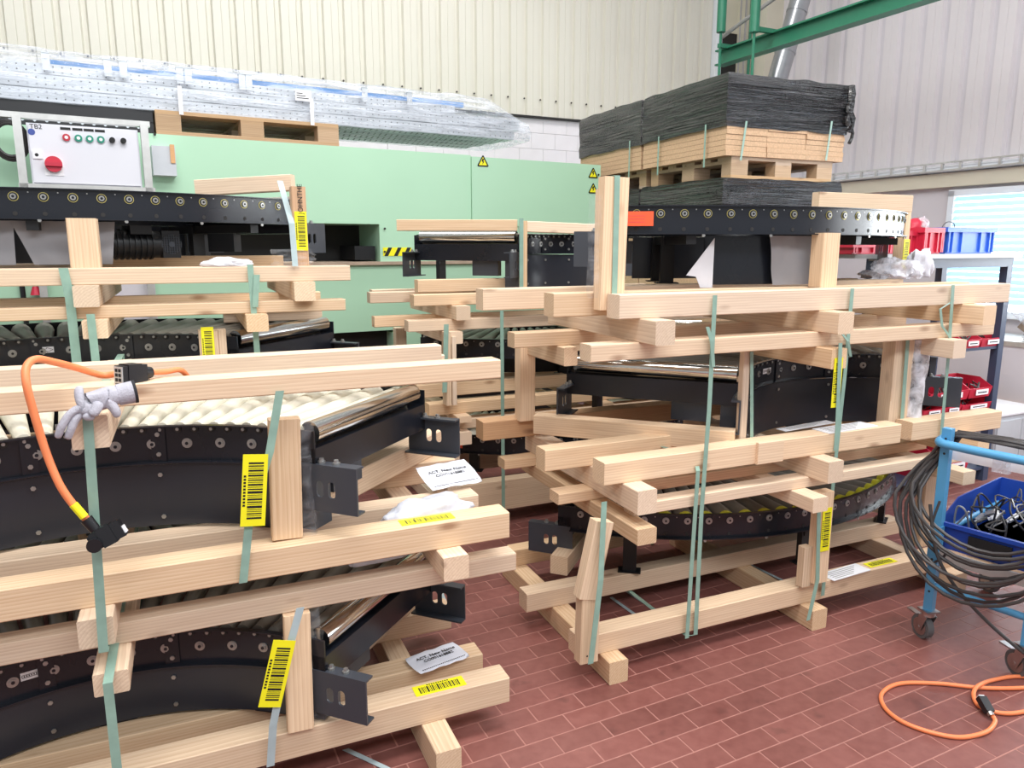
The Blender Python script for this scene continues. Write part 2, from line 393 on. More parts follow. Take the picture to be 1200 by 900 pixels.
for i in range(-2,36):
    x=px0+i*.1949
    if x<6.4: sm.cyl((x,WB-.02,3.165-.0),(x,WB-.03,3.165),.009,n=8)
sm.build('screws','dark_recess',wb,kind='stuff')
MB().box((-4,WB-.05,2.972),(6.42,WB,2.992)).build('flashing','dark_recess',wb)
# corner: pale trim, dark gap, beige panels
st(MB().box((6.36,WB-.1,2.6),(6.44,WB+.02,6.2)),'trim_1','window_frame_white')
st(MB().box((6.44,WB-.01,2.6),(6.78,WB+.03,4.15)),'trim_2','dark_recess')
st(MB().box((6.44,WB-.02,4.15),(6.8,WB+.03,6.2)),'trim_3','beige_panel')
st(MB().box((6.74,WB-.5,2.4),(7.02,WB-.02,6.2)),'trim_4','beige_panel',lb='beige boxed column in the corner of the hall')
# right wall
XR=7.0
wr=st(MB().box((XR+.03,-3,0),(XR+.2,4.0-2.6,6.2)).box((XR+.03,4.72,0),(XR+.2,7.6,6.2)).box((XR+.03,1.4,2.1),(XR+.2,4.72,6.2)).box((XR+.03,1.4,0),(XR+.2,4.72,1.0)),'wall_right','wall_paint',lb='right hand wall with white corrugated cladding above the window')
corrugated('y',-3,7.0,2.36,6.2,XR-.005,.232,.08,.036,.03,'corrugated_sheet','corrugated_white',wr,1)
MB().box((XR-.07,-3,2.30),(XR,7.4,2.345)).box((XR-.08,-3,2.345),(XR-.01,7.4,2.36)).build('ledge','window_frame_white',wr)
tr=MB()
for k in range(46): tr.box((XR-.1,-1+k*.18,2.315),(XR-.075,-1+k*.18+.02,2.38))
tr.box((XR-.1,-3,2.375),(XR-.085,7.3,2.39)).box((XR-.1,-3,2.305),(XR-.085,7.3,2.32))
tr.build('cable_tray','frame_silver',wr)
MB().box((XR-.04,-3,2.16),(XR+.03,7.4,2.29)).build('wall_band','beige_panel',wr)
# window 1
wn=st(MB().box((XR-.03,4.66,1.0),(XR+.05,4.72,2.12)).box((XR-.03,1.4,2.07),(XR+.05,4.72,2.13)).box((XR-.03,1.4,.96),(XR+.06,4.72,1.02)).box((XR-.02,3.1,1.0),(XR+.05,3.16,2.1)).box((XR-.03,1.4,1.0),(XR+.05,1.46,2.12)),'window_1','window_frame_white',lb='bright window with pale blue horizontal blinds')
m_,t_,N_,K_,b_=nt('glass'); b_.inputs['Base Color'].default_value=(.9,.96,1,1); b_.inputs['Roughness'].default_value=.02; b_.inputs['Transmission Weight'].default_value=1; b_.inputs['Alpha'].default_value=.35
for a,b in ((1.46,3.1),(3.16,4.66)): MB().box((XR+.02,a,1.02),(XR+.026,b,2.07)).build('glass_pane','glass',wn)
m_,t_,N_,K_,b_=nt('blind_vinyl'); tr_=N_.new('ShaderNodeBsdfTranslucent'); tr_.inputs[0].default_value=(.62,.84,.97,1); ms_=N_.new('ShaderNodeMixShader'); ms_.inputs[0].default_value=.45
b_.inputs['Base Color'].default_value=(.6,.8,.92,1); K_.new(b_.outputs[0],ms_.inputs[1]); K_.new(tr_.outputs[0],ms_.inputs[2]); K_.new(ms_.outputs[0],N_['Material Output'].inputs[0])
sl=MB().box((-.025,0,-.0015),(.025,1.5,.0015)).mesh('blind_slat','blind_vinyl')
for k in range(17):
    o=put('blind_slat',sl,wn,(XR-.06,3.13,2.04-k*.058),(0,R(-52),0))
# ---------------------------------------------------------------- curved roller conveyors
NR=24
def slotted_plate():
    mb=MB(); mb.box((-.04,-.003,-.14),(.17,.003,0)).box((-.04,-.035,-.14),(.17,0,-.134)).box((-.04,-.035,-.006),(.17,0,0))
    me=mb.mesh('plate','grey_paint'); o=bpy.data.objects.new('p',me); C.objects.link(o)
    cut=MB()
    for x in (.045,.085):
        cut.box((x-.012,-.05,-.085),(x+.012,.05,-.06)); cut.cyl((x,-.05,-.085),(x,.05,-.085),.012,n=14); cut.cyl((x,-.05,-.06),(x,.05,-.06),.012,n=14)
    ob=[]
    for k in range(0,len(cut.f)): pass
    c=bpy.data.objects.new('c',cut.mesh('c','grey_paint')); C.objects.link(c)
    md=o.modifiers.new('b','BOOLEAN'); md.object=c; md.operation='DIFFERENCE'; md.solver='EXACT'; md.use_self=True
    dg=bpy.context.evaluated_depsgraph_get(); r=bpy.data.meshes.new_from_object(o.evaluated_get(dg)); r.name='mounting_bracket'
    bpy.data.objects.remove(o); bpy.data.objects.remove(c); return r
PLATE=slotted_plate()
BOLT=MB().cyl((0,0,0),(.003,0,0),.015,n=14,mi=0).cyl((.003,0,0),(.006,0,0),.010,n=6,mi=0).cyl((.006,0,0),(.0075,0,0),.005,n=8,mi=1).mesh('bolt',['bolt_steel','black_paint'])
BOLTY=MB().cyl((0,0,0),(.002,0,0),.017,n=16,mi=1).cyl((.002,0,0),(.003,0,0),.0145,n=16,mi=2).cyl((.003,0,0),(.007,0,0),.010,n=10,mi=0).cyl((.007,0,0),(.008,0,0),.005,n=8,mi=2).mesh('bolt_ringed',['bolt_steel','brass','black_paint'])
SMALL=MB().cyl((0,0,0),(.004,0,0),.007,n=6).mesh('small_bolt','bolt_steel')
RM={}
def conveyor(label,cx,cy,z,face,rollers='grey_roller',ri=.75,ro=1.42,zb=.2,half=45,yellow=False,sheets=False,motor=None,arrow=None,n=NR,ringed=False,body=None,group=None,card=None,turn=0,panel=None,white=None):
    """face 'in': inner rail towards the viewer, 'out': outer rail towards the viewer; z top of the rails, zb what it stands on"""
    t=thing('curved_conveyor',label,'conveyor',(cx,cy,zb),0,group); mid=(PI/2 if face=='in' else -PI/2)+R(turn)
    a0,a1=mid-R(half),mid+R(half); z=z-zb; hr=.112
    def rail(r,s,nm,na):     # s: flange direction
        w_=.004; f=.018
        pr=[(r,z),(r+s*f,z),(r+s*f,z-w_),(r+s*w_,z-w_),(r+s*w_,z-hr+w_),(r+s*f*1.3,z-hr+w_),(r+s*f*1.3,z-hr),(r,z-hr)]
        return MB().arc(pr,a0,a1,na).build(nm,'black_paint',t,smooth=35)
    rail(ro,1,'outer_rail',48); rail(ri,-1,'inner_rail',36)
    # rollers
    key=(rollers,ri,ro,yellow)
    if key not in RM:
        L_=ro-ri-.03; mb=MB()
        rr0,rr1=(.019,.041) if ro-ri>.5 and ri>.5 else (.016,.04)
        mb.cyl((0,0,-rr0),(L_-.03 if yellow else L_,0,-rr1),rr0,rr1,n=14)
        if yellow: mb.cyl((L_-.028,0,-rr1),(L_-.003,0,-rr1),.040,.041,n=14,mi=1)
        RM[key]=mb.mesh('roller',[rollers,'yellow_ring'],smooth=50)
    for k in range(n):
        a=a0+(a1-a0)*(k+.5)/n
        put('roller',RM[key],t,((ri+.015)*math.cos(a),(ri+.015)*math.sin(a),z+.004 if face=='in' else z-.002),(0,0,a))
    # bolts on the rail that faces the room
    sg=1 if face=='out' else -1; r=ro+.004 if face=='out' else ri-.004
    holes=MB()
    if face=='out':
        for k in range(n):
            a=a0+(a1-a0)*(k+.5)/n
            put('bolt',BOLTY if ringed else BOLT,t,(r*math.cos(a),r*math.sin(a),z-.032),(0,0,a))
            for q,(dz,rr) in enumerate(((.092,.008),(.016,.0025))):
                b=a+(a1-a0)*.0/n if q==0 else a+(a1-a0)*.5/n
                p=Vector((r*math.cos(b),r*math.sin(b),z-dz)); dd=Vector((math.cos(b),math.sin(b),0)); holes.cyl(p,p+dd*.0012,rr,n=10,mi=q)
        for k in range(1,8):
            a=a0+(a1-a0)*k/8+.02; put('clip',SMALL,t,((r+.014)*math.cos(a),(r+.014)*math.sin(a),z-hr-.004),(0,0,a))
    else:
        for k in range(n):
            a=a0+(a1-a0)*(k+.5)/n; p=Vector((r*math.cos(a),r*math.sin(a),z-.012)); dd=Vector((math.cos(a),math.sin(a),0))
            holes.cyl(p,p-dd*.003,.011,n=12,mi=0).cyl(p-dd*.003,p-dd*.006,.005,n=8,mi=1)
        for k in range(n//2):
            a=a0+(a1-a0)*(k+.5)/(n//2); put('bolt',BOLT,t,(r*math.cos(a),r*math.sin(a),z-.055),(0,0,a+PI))
        for fr in (.03,.36,.64,.97):      # joint plates
            a=a0+(a1-a0)*fr; mb=MB(); mb.box((-.006,-.02,z-hr),(0,.02,z-.003))
            o=mb.build('joint_plate','black_paint',t,loc=((r)*math.cos(a),(r)*math.sin(a),0),rot=(0,0,a))
            for dz in (.025,.085): put('small_bolt',SMALL,o,(-.006,0,z-dz),(0,0,PI))
    holes.build('rail_holes',['dark_recess','bolt_steel'],t,kind='stuff')
    # skirts
    z1=z-hr-.004
    if body!='open':
        rs=ri-.012 if face=='in' else ri
        MB().arc([(rs,.012),(rs+.003,.012),(rs+.003,z1),(rs,z1)],a0+.04,a1-.04,32).build('skirt_panel','skirt_paint',t,smooth=35)
    if face=='in':
        for fr in (.36,.64,.93):
            a=a0+(a1-a0)*fr; rr=rs-.002
            for dz in (.02,z1-.05): 
                put('small_bolt',SMALL,t,(rr*math.cos(a),rr*math.sin(a),dz+.02),(0,0,a+PI))
    for fr in (.12,.5,.88):       # cross members and feet
        a=a0+(a1-a0)*fr; mb=MB(); m=Matrix.Rotation(a,4,'Z'); mb.box((ri+.01,-.02,z1-.035),(ro-.01,.02,z1),0,m)
        for rr in ((ri+.06,ro-.42) if sheets else (ro-.03,ri+.03)):
            m=Matrix.Rotation(a,4,'Z')@Matrix.Translation((rr,0,0)); mb.box((-.015,-.03,0),(.015,.03,z1),0,m); mb.box((-.03,-.05,0),(.03,.05,.005),0,m)
        mb.build('support_frame','black_plastic',t)
    if panel:
        MB().arc([(ro-.09,.01),(ro-.087,.01),(ro-.087,z1),(ro-.09,z1)],panel[0],panel[1],10).build('cover_panel','black_paint',t,smooth=35)
    if white is not None:
        d=Vector((math.cos(white),math.sin(white),0)); x=Vector((0,0,1)).cross(d); p=d*(ro-.04); q=d*(ro-.043)
        MB().add([p+x*.05+Vector((0,0,z1*.95)),p-x*.06+Vector((0,0,.05)),p-x*.02+Vector((0,0,.045)),p+x*.0+Vector((0,0,.0)),p+x*.05+Vector((0,0,.0)),q+x*.05+Vector((0,0,z1*.95)),q-x*.06+Vector((0,0,.05)),q-x*.02+Vector((0,0,.045)),q+x*.0,q+x*.05],
          [(0,1,2,3,4),(9,8,7,6,5),(0,5,6,1),(1,6,7,2),(2,7,8,3),(3,8,9,4),(4,9,5,0)]).build('foam_sheet','white_foam',t)
    # ends
    for e,(a,sd) in enumerate(((a0,-1),(a1,1))):
        m=Matrix.Rotation(a,4,'Z'); tv=sd      # local x radial, y tangential
        er=MB().cyl((ri+.03,tv*.025,z-.018),(ro-.03,tv*.025,z-.012),.034,n=20,mt=m).build('end_roller','chrome',t,smooth=40)
        mb=MB()
        mb.box((ri+.0,min(tv*.0,tv*.06),z-.15),(ro,max(tv*.0,tv*.06),z-.056),0,m)
        for rr in (ri,ro-.006): mb.box((rr,min(0,tv*.06),z-.12),(rr+.006,max(0,tv*.06),z-.004),0,m)
        mb.build('end_beam','black_paint',t)
        put('small_bolt',SMALL,t,tuple(m@Vector((ri+.25,tv*.05,z-.085))),(0,0,a+PI/2*tv)); put('small_bolt',SMALL,t,tuple(m@Vector((ri+.33,tv*.05,z-.085))),(0,0,a+PI/2*tv))
        gb=MB()
        gb.box((ri+.14,-.02,z-.235),(ri+.30,.03,z-.135),0,m)
        gb.box((ri+.005,min(tv*.0,tv*.045),.01),(ri+.09,max(tv*.0,tv*.045),z-.135),0,m)
        gb.build('end_housing','grey_paint',t)
        for q,rr in enumerate((ri-.0,ro+.0)):
            pm=m@Matrix.Translation((rr,tv*.03,z-.1))@Matrix.Rotation(PI/2*tv,4,'Z')
            if (q==0)==(sd<0): pm=pm@Matrix.Scale(-1,4,(0,1,0))
            o=put('mounting_bracket',PLATE,t); o.matrix_local=pm
            for xx in (.04,.09):
                sb=MB().cyl((xx,-.018,0),(xx,-.018,.006),.011,n=8).cyl((xx,-.018,.006),(xx,-.018,.014),.007,n=6).build('small_bolt','bolt_steel',o)
    if arrow:
        a=a0+(a1-a0)*arrow; m=frame((math.sin(a),-math.cos(a),0) if face=='in' else (-math.sin(a),math.cos(a),0),(-math.cos(a)*-sg*-1,-math.sin(a)*-sg*-1,0),(0,0,0))
        d=Vector((math.cos(a),math.sin(a),0))*sg; x=Vector((0,0,1)).cross(d)
        mm=Matrix((x,Vector((0,0,1)),d)).transposed().to_4x4(); mm.translation=Vector(((r+sg*.0)*math.cos(a),(r)*math.sin(a),z-.05))
        o=MB().box((-.04,-.012,0),(.04,.012,.001)).build('arrow_sticker','white_paper',t); o.matrix_local=mm; o['label']='white sticker with a black outlined arrow'
        s_=MB()
        P=[(-.034,-.004),(.012,-.004),(.012,-.009),(.034,0),(.012,.009),(.012,.004),(-.034,.004)]
        for i in range(len(P)):
            (xa,ya),(xb,yb)=P[i-1],P[i]; v=Vector((xb-xa,yb-ya)); v.normalize(); nn=(-v.y*.0008,v.x*.0008)
            s_.add([(xa-nn[0],ya-nn[1],.0013),(xb-nn[0],yb-nn[1],.0013),(xb+nn[0],yb+nn[1],.0013),(xa+nn[0],ya+nn[1],.0013)],[(0,1,2,3)])
        for k in range(7): s_.box((-.03+k*.0058,-.0022,.001),(-.027+k*.0058,.0022,.0014))
        s_.build('arrow','ink',o)
    if card is not None:
        a=card; d=Vector((math.cos(a),math.sin(a),0))*sg; x=Vector((0,0,1)).cross(d)
        mm=Matrix((x,Vector((0,0,1)),d)).transposed().to_4x4(); mm.translation=Vector(((r+.02)*math.cos(a),(r+.02)*math.sin(a),z-.052))
        o=MB().box((-.062,-.028,0),(.062,.028,.0015)).build('orange_card','orange_card',t); o.matrix_local=mm; o['label']='orange card tied to the rail'
        s_=MB(); 
        for k in range(3): s_.box((-.045,-.014+k*.012,.0015),(.03,-.0125+k*.012,.002))
        s_.build('card_lines','red_ink',o)
    if sheets:
        for a,w0,w1 in sheets:      # protective foam sheets hanging under the rail
            d=Vector((math.cos(a),math.sin(a),0)); x=Vector((0,0,1)).cross(d); mb=MB(); nn=10; vs=[]
            for i in range(nn+1):
                for j in range(nn+1):
                    u=i/nn*2-1; v=j/nn; ww=(w0*(1-v)+w1*v)/2
                    off=noise.noise(Vector((u*2+a*9,v*2,0)))*.02; p=d*(ro-.06+off)+x*(u*ww+.02*v); vs.append((p.x,p.y,z1+.0-v*(z1-.008)))
            fs=[(i*(nn+1)+j,(i+1)*(nn+1)+j,(i+1)*(nn+1)+j+1,i*(nn+1)+j+1) for i in range(nn) for j in range(nn)]
            mb.add(vs,fs); mb.build('protective_sheet','grey_foam',t,smooth=True)
    if motor:
        a=motor; m=Matrix.Rotation(a,4,'Z')@Matrix.Translation((ro-.16,0,z1-.085))
        mb=MB().cyl((0,-.16,0),(0,.02,0),.055,n=20,mt=m).cyl((0,-.22,0),(0,-.16,0),.04,n=16,mt=m).box((-.05,.02,-.055),(.05,.09,.055),0,m).box((-.06,-.10,.04),(.06,-.02,.075),0,m)
        for k in range(7): mb.cyl((0,-.15+k*.022,0),(0,-.143+k*.022,0),.062,n=20,mt=m)
        mo=mb.build('drive_motor','black_plastic',t,smooth=30)
        g_=MB()
        m2=m@Matrix.Translation((.052,.055,0))
        for k in range(-4,5):
            h=math.sqrt(max(0,.04**2-(k*.0095)**2)); g_.box((0,k*.0095-.0012,-h),(.003,k*.0095+.0012,h),0,m2); g_.box((0,-h,k*.0095-.0012),(.003,h,k*.0095+.0012),0,m2)
        g_.cyl((0,0,0),(.005,0,0),.012,n=12,mt=m2); g_.build('fan_grille','grey_paint',mo)
    return t
# ---------------------------------------------------------------- crates
def crate(label,origin,rz,rys,rxs,bz,bases,crz=None,cross=(),crys=(0,0),tz=None,tops=(),group='timber transport crates',tw=.085):
    t=thing('timber_crate',label,'crate',origin,0,group)
    for x in rxs: bx(t,x,x+.08,rys[0],rys[1],rz[0],rz[1],'runner')
    for (x0,x1,y0,y1) in bases: bx(t,x0,x1,y0,y1,bz[0],bz[1],'timber')
    for x in cross: bx(t,x,x+.08,crys[0],crys[1],crz[0],crz[1],'cross_timber')
    for (x0,x1,y0,y1) in tops: bx(t,x0,x1,y0,y1,tz[0],tz[1],'timber')
    return t
def nails(par,pts,n):
    mb=MB(); n=Vector(n); off=par.location
    for p in pts: p=Vector(p)-off; mb.cyl(p,p+n*.0006,.0035,n=8)
    mb.build('nail_holes','dark_recess',par,kind='stuff')
def wrapfilm(par,c,sx,sz,yd,seed,name='plastic_film',mat='clear_film',deep=.03):
    mb=MB(); nx,nz=12,18; vs=[]; off=par.location
    for i in range(nx+1):
        for j in range(nz+1):
            a=(i/nx-.5)*PI*1.1; rr=1+.18*noise.noise(Vector((i*.4,j*.35,seed)))
            vs.append((c[0]+math.sin(a)*sx/2*rr-off.x,c[1]-math.cos(a)*yd*rr-off.y+.02*noise.noise(Vector((i*.3,j*.2,seed+5))),c[2]+(j/nz-.5)*sz*(1+.05*noise.noise(Vector((i*.6,seed,2))))-off.z))
    mb.add(vs,[(i*(nz+1)+j,(i+1)*(nz+1)+j,(i+1)*(nz+1)+j+1,i*(nz+1)+j+1) for i in range(nx) for j in range(nz)])
    return mb.build(name,mat,par,smooth=True)
YR=2.22
# --- right stack, lowest crate
r1=crate('lowest crate of the right hand stack, standing on the floor beside the blue trolley',(2.3,2.6,0),(0,.09),(2.15,3.17),(1.33,2.32,3.2),(.09,.172),
  [(1.24,3.42,YR,YR+.085),(1.21,3.40,2.62,2.70),(1.34,3.42,3.06,3.14)],(.555,.615),(1.40,2.22,3.1),(2.10,3.1),(.615,.66),[(1.46,3.35,YR,YR+.07),(1.26,3.3,2.44,2.52),(1.25,3.3,2.95,3.03)])
timber(r1,(1.30,2.18,.64),(1.235,2.175,.36),.075,.05,'post','pine',up=(0,1,0)); timber(r1,(1.25,2.178,.40),(1.245,2.178,.11),.075,.05,'post','pine',up=(0,1,0))
bx(r1,2.335,2.41,2.17,2.22,.20,.60,'post'); bx(r1,2.29,2.335,2.19,2.23,.185,.36,'post'); bx(r1,3.15,3.22,2.31,2.36,.172,.6,'post')
timber(r1,(1.42,2.74,.215),(1.95,3.27,.215),.08,.085); timber(r1,(3.42,2.74,.215),(2.89,3.27,.215),.08,.085)
barcode(r1,(2.372,2.166,.44),(0,0,1),(0,-1,0),.05,.19); barcode(r1,(2.83,YR+.04,.173),(1,0,0),(0,0,1),.045,.17)
nails(r1,[(1.235,2.152,.14),(1.26,2.152,.15)],(0,-1,0))
conveyor('black curved conveyor with yellow ringed grey rollers in the lowest right crate',2.51,3.80,.46,'out','grey_roller',zb=.172,yellow=True,group='curved roller conveyors',card=R(-127))
# --- right stack, middle crate
r2=crate('middle crate of the right hand stack, with a slanted timber under the roller end',(2.3,2.6,.66),(.66,.75),(2.12,3.08),(1.41,2.31,3.2),(.75,.835),
  [(1.33,2.83,YR,YR+.085),(2.90,3.5,YR,YR+.085),(1.21,1.95,2.46,2.54)],(1.125,1.205),(2.30,3.0),(2.14,3.05),(1.205,1.265),[(1.265,3.37,YR,YR+.08),(1.17,3.35,2.66,2.73)])
bx(r2,1.16,3.4,2.98,3.07,.75,.835,'timber','orange_wood'); timber(r2,(1.38,2.90,.83),(1.99,2.31,.83),.07,.085)
bx(r2,2.015,2.05,2.31,2.34,.80,1.205,'post'); bx(r2,2.86,2.98,2.31,2.38,.80,1.205,'post'); bx(r2,1.325,1.40,2.95,3.01,.83,1.205,'post')
bx(r2,2.02,2.15,2.205,2.22,.75,.84,'block'); bx(r2,1.62,2.3,3.0,3.05,1.125,1.205,'cross_timber'); bx(r2,1.36,1.42,2.6,3.0,1.13,1.205,'cross_timber')
wrapfilm(r2,(3.02,2.33,.98),.10,.42,.05,3,mat='pouch_film'); barcode(r2,(2.335,2.137,1.07),(0,0,1),(0,-1,0),.045,.2)
conveyor('black curved conveyor with a bright chrome end roller in the middle right crate',2.66,1.93,1.09,'in','grey_roller',ri=.73,ro=1.50,zb=.745,arrow=.72,group='curved roller conveyors')
# --- right stack, top crate
r3=crate('top crate of the right hand stack, its long front timber at eye level',(2.3,2.6,1.265),(1.265,1.35),(2.12,2.95),(1.46,2.30,3.14),(1.35,1.435),
  [(1.375,3.45,YR,YR+.085),(1.20,3.4,2.38,2.46),(1.07,3.4,2.74,2.82)])
timber(r3,(1.41,2.335,1.84),(1.40,2.335,1.375),.10,.05,'post','pine',up=(0,1,0)); bx(r3,1.36,1.46,2.36,2.38,1.435,1.80,'post')
timber(r3,(2.43,2.34,1.435),(2.43,2.34,1.655),.09,.07,'post','pine',up=(0,1,0))
bx(r3,3.70,3.74,3.00,3.07,1.44,1.79,'post','pine'); bx(r3,3.05,3.74,3.00,3.05,1.79,1.88,'timber','pine')
bx(r3,2.35,3.35,2.98,3.04,1.35,1.43,'timber','pallet_wood')
wrapfilm(r3,(1.35,2.36,1.60),.05,.36,.03,8)
barcode(r3,(3.72,2.998,1.56),(0,0,1),(0,-1,0),.045,.16)
conveyor('glossy dark curved conveyor on top of the right hand stack, orange card on its rail',2.39,3.78,1.76,'out','grey_roller',zb=1.435,turn=12,sheets=[(R(-90),.36,.34)],panel=(R(-109),R(-94)),white=R(-110),group='curved roller conveyors',ringed=True,card=R(-121))
# --- left stack
YL=2.06
l1=crate('lowest crate of the left front stack, ending in the bottom foreground',(0,2.5,0),(0,.105),(1.91,3.0),(.585,-.35,-1.15),(.105,.195),
  [(-1.3,.889,YL,YL+.09),(-1.3,.86,2.23,2.32),(-1.3,.87,2.60,2.69)],(.49,.55),(-.285,-1.0),(1.96,2.95),(.55,.61),[(-1.3,.93,2.10,2.17),(-1.3,.8,2.45,2.52)])
timber(l1,(.215,2.06,.20),(.225,2.09,.55),.075,.035,'post','pine',up=(0,1,0)); timber(l1,(.30,2.15+.12,.24),(.86,2.83,.24),.085,.09,'timber','pallet_wood')
barcode(l1,(.66,YL+.045,.1955),(1,0,0),(0,0,1),.055,.17); barcode(l1,(.155,2.008,.42),(.27,0,1),(0,-1,0),.062,.2)
wrapfilm(l1,(.265,2.11,.37),.06,.36,.03,11)
conveyor('black curved conveyor with an arrow sticker in the lowest left crate',-.28,1.56,.47,'in','grey_roller',zb=.195,arrow=.66,group='curved roller conveyors')
l2=crate('upper crate of the left front stack, with pale timbers over cream rollers',(0,2.5,.61),(.61,.685),(1.99,3.0),(.645,-.31,-1.15),(.685,.77),
  [(-1.3,.889,YL,YL+.09),(-1.3,.86,2.26,2.35),(-1.3,.93,2.70,2.78)],(1.125,1.205),(-.275,-1.0),(1.975,2.95),(1.205,1.262),[(-1.3,.86,YL,YL+.075),(-1.3,.80,2.45,2.52)])
timber(l2,(.215,2.125,.775),(.225,2.125,1.125),.085,.045,'post','pine',up=(0,1,0)); timber(l2,(.30,2.17+.12,.815),(.90,2.87,.815),.085,.09)
bx(l2,.19,.86,2.60,2.65,1.125,1.205,'cross_timber'); wrapfilm(l2,(.275,2.14,.93),.06,.38,.03,17)
barcode(l2,(.128,2.03,.955),(.1,0,1),(0,-1,0),.064,.2); barcode(l2,(.63,YL+.045,.7705),(1,0,0),(0,0,1),.05,.17)
conveyor('black curved conveyor with cream rollers in the upper left crate',-.27,1.625,1.085,'in','cream_roller',zb=.77,arrow=.78,group='curved roller conveyors')
# --- left stack behind
YB=3.05
b1=crate('lower crate behind the left front stack, mostly hidden',(0,3.6,.80),(.80,.87),(3.0,4.05),(-1.1,-.35,.39),(.87,.93),
  [(-1.3,.6,YB,YB+.08),(-1.3,.6,3.9,3.98)],(1.28,1.345),(-.345,.2),(2.98,4.0),(1.345,1.39),[(-1.3,.59,YB,YB+.08),(-1.3,.58,3.6,3.67)])
bx(b1,.03,.10,3.09,3.15,.93,1.28,'post'); bx(b1,.1,.13,3.1,3.16,.93,1.28,'post'); barcode(b1,(.062,3.087,1.22),(0,0,1),(0,-1,0),.045,.15)
bx(b1,.15,.6,3.7,3.76,1.25,1.345,'cross_timber')
conveyor('dark conveyor with silver end roller, low in the stack behind on the left',-.40,2.70,1.245,'in','grey_roller',zb=.93,arrow=.62,group='curved roller conveyors')
b2=crate('top crate of the stack behind on the left, its post marked with dark lettering',(0,3.6,1.39),(1.39,1.465),(3.0,4.05),(-1.1,-.365,.385),(1.465,1.525),
  [(-1.3,.614,YB,YB+.08),(-1.3,.6,3.9,3.98)])
bx(b2,-.375,-.28,3.10,3.18,1.525,1.70,'post'); bx(b2,.40,.455,3.06,3.12,1.50,1.83,'post','orange_wood'); bx(b2,-.38,.42,3.6,3.67,1.465,1.56,'timber','pallet_wood')
timber(b2,(.08,3.75,1.86),(.47,3.52,1.88),.05,.07)
barcode(b2,(.43,3.057,1.66),(0,0,1),(0,-1,0),.045,.15)
lt=put('lettering',textmesh('JOHNTHE',.026,'ink'),b2); lt.matrix_local=Matrix.Translation(Vector((.432,3.056,1.782))-b2.location)@frame((0,0,1),(0,-1,0),(0,0,0))
lt['label']='dark lettering stencilled upright on the post'
wrapfilm(b2,(.40,3.10,1.55),.16,.08,.05,23)
conveyor('long dark conveyor with ringed bolts and a motor on top of the left rear stack',-.50,4.66,1.81,'out','grey_roller',zb=1.525,sheets=[(R(-99),.30,.24),(R(-86),.34,.26),(R(-117),.3,.3)],motor=R(-72),group='curved roller conveyors',ringed=True)
b0=crate('bottom crate behind the left front stack, on the floor in shadow',(0,3.6,0),(0,.09),(3.0,4.05),(-1.1,-.35,.39),(.09,.17),
  [(-1.3,.6,YB,YB+.08),(-1.3,.6,3.9,3.98)],(.66,.72),(-.345,.4),(3.0,4.05),(.72,.80),[(-1.3,.59,YB,YB+.08),(-1.3,.58,3.6,3.67)])
for x in (-.45,.35): bx(b0,x,x+.08,3.13,3.2,.17,.66,'post'); bx(b0,x,x+.08,3.83,3.9,.17,.66,'post')
conveyor('dark conveyor in the bottom crate behind the left front stack',-.45,4.55,.46,'out','grey_roller',zb=.17,group='curved roller conveyors')
# --- middle stack
YM=3.8
m1=crate('lowest crate of the stack in the middle, on the floor between the other stacks',(1.8,4.3,0),(0,.09),(3.72,4.75),(1.3,2.2),(.09,.27),
  [(1.20,3.2,YM,YM+.08),(1.2,3.2,4.6,4.68)],(.53,.60),(1.3,2.2),(3.72,4.7),(.60,.655),[(1.0,3.1,YM,YM+.08),(1.0,3.1,4.3,4.37)])
bx(m1,1.235,1.31,3.72,3.79,.27,.60,'post')
conveyor('dark conveyor with an orange card in the lowest middle crate',2.30,5.2,.50,'out','cream_roller',zb=.27,group='curved roller conveyors',card=R(-129))
m2=crate('middle crate of the central stack, with grey brown rollers',(1.8,4.3,.655),(.655,.69),(3.72,4.75),(1.3,2.2),(.69,.755),
  [(1.165,3.2,YM,YM+.08),(1.2,3.2,4.6,4.68)],(1.09,1.155),(1.255,2.2),(3.72,4.7),(1.155,1.215),[(1.06,3.1,YM,YM+.08),(.95,3.1,4.1,4.17)])
bx(m2,1.235,1.265,3.71,3.78,.76,1.155,'post'); bx(m2,1.27,1.295,3.71,3.78,.76,1.13,'post'); bx(m2,1.15,2.1,3.98,4.05,.755,.83,'timber'); bx(m2,1.2,1.27,4.6,4.67,.755,1.09,'post')
conveyor('dark conveyor with brown grey rollers in the middle of the central stack',2.30,5.2,1.075,'out','grey_roller',zb=.755,group='curved roller conveyors')
m3=crate('top crate of the central stack, under the dark conveyor with the drum shaped curve',(1.8,4.3,1.215),(1.215,1.29),(3.72,4.6),(1.30,2.2),(1.29,1.35),
  [(1.094,1.72,YM,YM+.08),(1.50,3.0,3.72,3.80),(.93,2.9,4.1,4.18),(1.0,2.9,4.35,4.42)])
bx(m3,1.17,1.72,3.98,4.05,1.35,1.42,'timber'); timber(m3,(1.08,4.05,1.715),(1.70,3.83,1.715),.05,.06); timber(m3,(1.73,3.83,1.71),(2.35,3.98,1.70),.05,.06)
bx(m3,2.3,2.36,3.95,4.01,1.35,1.68,'post'); bx(m3,1.72,1.75,3.80,3.85,1.35,1.74,'post')
conveyor('short tight curved conveyor on top of the central stack',2.02,3.62,1.67,'in','grey_roller',ri=.37,ro=1.03,zb=1.35,n=16,group='curved roller conveyors')
